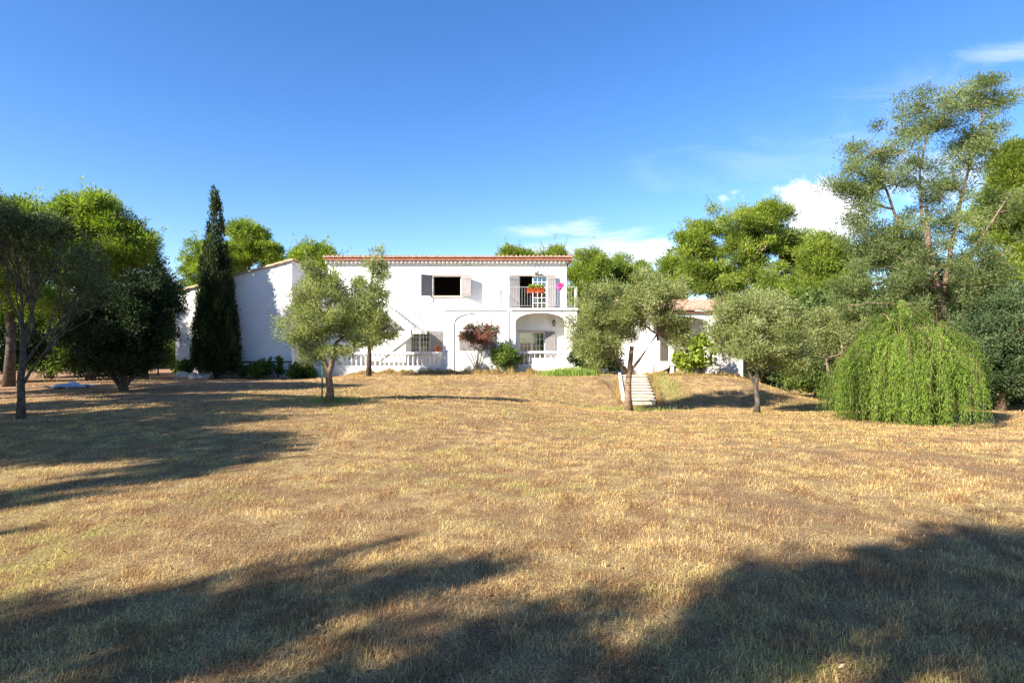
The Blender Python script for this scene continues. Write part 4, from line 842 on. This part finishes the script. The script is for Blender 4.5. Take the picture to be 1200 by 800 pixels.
# ------------------------------------------------------------------ trees beside and behind the photographer, whose shadows fall on the lawn, plus a back row added to cut sky light
proto = None
def shade_tree(x, y, h, r, rz, label, seed=200):
    """pines outside the frame; copies of two prototypes scaled to size"""
    global proto
    if proto is None:
        proto = []
        for sd in (200, 201):
            gq = rng(sd); lob = [(gq.normal() * .11, gq.normal() * .11, gq.uniform(.5, .9), .16, .16, .10, 1) for _ in range(9)]
            lob = [(a * 8, b_ * 8, c * 8, d * 7, e * 7, f * 8, w_) for a, b_, c, d, e, f, w_ in lob]
            proto.append(cluster_tree('shade_pine', (0, -60, 0), 'x', lob, ([(0, 0, 0), (.1, .1, 2.5), (-.1, 0, 5), (0, 0, 7)], .24, .1), M['pine'], M['bark_warm'], sd, 50, (.32, .62), 330, .2, .055, 'pine tree', 'shade pines behind the photographer', tips=70, limbs_from=.4))
            proto[-1]['free'] = 1
    p = proto[seed % 2]
    if p.get('free'): o = p; del p['free']
    else: o = copy_tree(p)
    o.location = (x, y, gz(x, y) - .05); o.rotation_euler = (0, 0, rz); o.scale = (r, r, h / 8.0); o['label'] = label
    return o
def sp_(sv, pv): return sv * .788 - pv * .616, sv * .616 + pv * .788        # along / across the direction in which shadows fall
SHADE = [(-9.9, 4.1, 8.0, .5, .3, 'narrow shade pine behind and left of the photographer'), (-7.8, 1.1, 9.6, .7, 1.1, 'broad shade pine close behind the photographer'), (-10.0, -1.3, 9.5, .7, 2.6, 'shade pine furthest behind the photographer'),
         (-10.7, 8.5, 8.0, .36, 4.0, 'slim shade pine left of the photographer'), (-12.2, 7.1, 7.5, .2, .6, 'slimmest shade pine left of the photographer'), (-11.4, 11.4, 9.0, .95, 1.9, 'shade pine left of the lawn'),
         (-10.6, 14.1, 9.3, 1.1, 3.0, 'shade pine left of the lawn, further from the photographer'), (-9.0, 16.9, 9.4, 1.1, 2.2, 'shade pine nearest the thin crowned tree, outside the frame'), (-9.0, 19.8, 9.2, .9, 0.9, 'tall shade pine left of the thin crowned tree, outside the frame'), (-8, 22.8, 9.5, 1.1, 5.2, 'shade pine left of the dark evergreen, outside the frame'),
         (-4.4, 35.3, 9.0, .8, 2.5, 'shade pine deepest in the wood beside the wing corner'), (-6.0, 32.6, 9.0, .8, 3.6, 'shade pine beside the large sunlit pine, outside the frame'),
         (-12.6, 12.4, 9.6, 1.0, 4.4, 'second row shade pine left of the lawn'), (-12.5, 15.3, 9.6, 1.0, 5.9, 'second row shade pine left of the thin crowned tree'), (-7.0, 24.6, 8.6, 1.0, 1.3, 'shade pine towards the sun from the crumpled sheet'), (-6.0, 27.4, 8.6, 1.0, 2.9, 'shade pine left of the dark wood, outside the frame'),
         (-17.7, 1.8, 9.5, 1.2, 1.5, 'back row pine added to dim sky light, nearest the photographer'), (-10, -12, 10, 1.3, 2.5, 'back row pine added to dim sky light, behind and right of the photographer'), (-6, -17, 9.5, 1.3, 3.5, 'back row pine added to dim sky light, further right behind the photographer'), (-19, -2, 10.5, 1.3, .5, 'back row pine added to dim sky light, straight towards the sun'), (-21, 5, 10, 1.2, 4.5, 'back row pine added to dim sky light, furthest from the photographer'), (-2, -22, 9, 1.3, 5.5, 'back row pine added to dim sky light, far right behind the photographer')]  # unseen back row, added to block sky fill from behind the camera
for k, (sv, pv, h, r, rz, lb_) in enumerate(SHADE):
    x, y = sp_(sv, pv); shade_tree(x, y, h, r, rz, lb_, k)

# ------------------------------------------------------------------ grass
def grass(name, X_, Y_, ln, wd, mat, g, lean=.9, label=None, rnd=None):
    n = len(X_); Zg = ground_z(X_, Y_) - .004; a = g.uniform(0, 2 * math.pi, n); d = np.stack([np.cos(a), np.sin(a), 0 * a], 1); s = np.stack([-np.sin(a), np.cos(a), 0 * a], 1)
    le = np.abs(g.normal(0, lean, n))[:, None]; ln = ln[:, None]; wd = wd[:, None]; B = np.stack([X_, Y_, Zg], 1); up = np.array([[0, 0, 1.0]])
    d1 = unit(up * .6 + d * le); P1 = B + d1 * ln * .5; d2 = unit(up * .3 + d * le * 1.3 + g.normal(size=(n, 3)) * .35); P2 = P1 + d2 * ln * .5
    V = np.stack([B - s * wd / 2, B + s * wd / 2, P1 + s * wd * .42, P1 - s * wd * .42, P2], 1).reshape(-1, 3)
    me = bpy.data.meshes.new(name); me.vertices.add(n * 5); me.vertices.foreach_set('co', V.astype(np.float32).ravel())
    b5 = np.arange(n)[:, None] * 5; lp_ = np.concatenate([b5 + [[0, 1, 2, 3]], b5 + [[3, 2, 4]]], 1).ravel()
    me.loops.add(n * 7); me.loops.foreach_set('vertex_index', lp_.astype(np.int32)); me.polygons.add(n * 2)
    st_ = (np.arange(n)[:, None] * 7 + [[0, 4]]).ravel(); me.polygons.foreach_set('loop_start', st_.astype(np.int32)); me.polygons.foreach_set('loop_total', np.tile([4, 3], n).astype(np.int32)); me.update(calc_edges=True)
    r = g.uniform(0, 1, n) if rnd is None else rnd; at_ = me.attributes.new('rnd', 'FLOAT', 'FACE'); at_.data.foreach_set('value', np.repeat(r, 2).astype(np.float32))
    me.materials.append(mat); o = bpy.data.objects.new(name, me); col.objects.link(o); return tag(o, label, 'grass', kind='stuff')
g_ = rng(300); NB = 1150000
Yb = (g_.uniform(0, 1, NB) * (29 ** .4 - 2 ** .4) + 2 ** .4) ** 2.5; Xb = g_.uniform(-1, 1, NB) * (Yb * .98 + .6)
# clumping
k0 = (np.sin(Xb * 3.1 + np.sin(Yb * 2.3) * 2) * np.sin(Yb * 3.7 + np.sin(Xb * 1.9) * 2) + .6 * np.sin(Xb * 9.1 + Yb * 4) * np.sin(Yb * 8.3 - Xb * 3)); keep = g_.uniform(0, 1, NB) < .62 + .35 * k0
keep &= ~((Xb > 4.2) & (Xb < 6.7) & (Yb > 22) & (Yb < 27.6))
keep &= ~((Xb < -9) & (Yb > 17) & (g_.uniform(0, 1, NB) < .6))
Xb, Yb, k0 = Xb[keep], Yb[keep], k0[keep]; n = len(Xb); far = np.clip(Yb / 5, 1, 6)
Lb = g_.uniform(.016, .052, n) * (1 + .35 * k0) * far ** .38; Wb = g_.uniform(.0016, .0042, n) * far ** .95
grass('dry_grass', Xb, Yb, Lb, Wb, M['blades'], g_, 1.25, 'short dry straw coloured grass covering the lawn')
n = 60000; Yb = np.exp(g_.uniform(math.log(2.2), math.log(13.0), n)); cxs = g_.uniform(-1, 1, n // 60) * 1.0; cid = g_.integers(0, n // 60, n); cy_ = np.exp(g_.uniform(math.log(2.2), math.log(15.0), n // 60)); cx_ = cxs * cy_ * .95
Xb = cx_[cid] + g_.normal(0, .07, n); Yb = cy_[cid] + g_.normal(0, .07, n); far = np.clip(Yb / 5, 1, 4)
grass('grass_tufts', Xb, Yb, g_.uniform(.035, .085, n), g_.uniform(.002, .004, n) * far ** .8, M['blades'], g_, .6, 'longer tufts of straw coloured grass scattered over the lawn')
n = 11000; Xb = np.concatenate([g_.uniform(-8.5, 4.5, n), g_.uniform(6.6, 12, 4000)]); Yb = np.concatenate([29.85 - np.abs(g_.normal(0, .45, n)), g_.uniform(27.5, 28.6, 4000)])
grass('tall_dry_grass', Xb, Yb, g_.uniform(.12, .5, len(Xb)) * np.interp(Xb, np.linspace(-9, 12, 90), g_.uniform(.2, 1.15, 90) ** 1.3) , g_.uniform(.01, .02, len(Xb)), M['tall_dry'], g_, .2, 'tall uncut brown grass along the foot of the villa wall')
n = 3600; Xb = g_.normal(2.9, .55, n); Yb = g_.normal(28.3, .35, n); grass('green_grass_patch', Xb, Yb, g_.uniform(.2, .55, n), g_.uniform(.012, .02, n), M['tall_green'], g_, .25, 'bright green grass patch at the right corner of the villa')
n = 2600; Xb = np.concatenate([g_.normal(4.2, .8, 600), g_.normal(6.7, .3, 1400), g_.normal(-5.0, .4, 600)]); Yb = np.concatenate([g_.normal(19.6, .6, 600), g_.normal(25, 1.3, 1400), g_.normal(16.1, .3, 600)])
grass('green_grass_by_trunks', Xb, Yb, g_.uniform(.08, .3, n), g_.uniform(.006, .012, n), M['tall_green'], g_, .5, 'greener grass growing round the olive trunks and beside the steps')
n = 2600; Yb = g_.uniform(22.2, 27.3, n); tt = (Yb - 22.3) / 4.6; sd_ = g_.integers(0, 2, n); Xb = np.where(sd_ == 0, 4.5 + tt * .75 - .12, 5.72 + tt * .75) + np.abs(g_.normal(0, .13, n)) * np.where(sd_ == 0, -1, 1) + g_.normal(0, .05, n)
grass('weeds_by_steps', Xb, Yb, g_.uniform(.15, .42, n), g_.uniform(.008, .016, n), M['tall_dry'], g_, .5, 'straw and weeds leaning over both edges of the garden steps')
n = 9000; Xb = g_.uniform(12, 24, n); Yb = g_.uniform(19.0, 21.5, n); grass('straw_grass_edge', Xb, Yb, g_.uniform(.1, .4, n), g_.uniform(.008, .014, n), M['tall_dry'], g_, .4, 'straw coloured grass edge in front of the bushes on the right')
# fallen leaves
n = 2600; Yb = np.exp(g_.uniform(math.log(2.2), math.log(26), n)); Xb = g_.uniform(-1, 1, n) * Yb * .95; Zb = ground_z(Xb, Yb) + g_.uniform(.015, .045, n)
o = leaves('fallen_leaves', np.stack([Xb, Yb, Zb], 1), np.stack([g_.normal(size=n), g_.normal(size=n), g_.normal(0, .25, n)], 1), .034, .012, M['leaf_litter'], g_, None, g_.uniform(0, 1, n) ** 1.5); tag(o, 'dry leaves and twigs fallen on the lawn', 'leaf litter', kind='stuff')
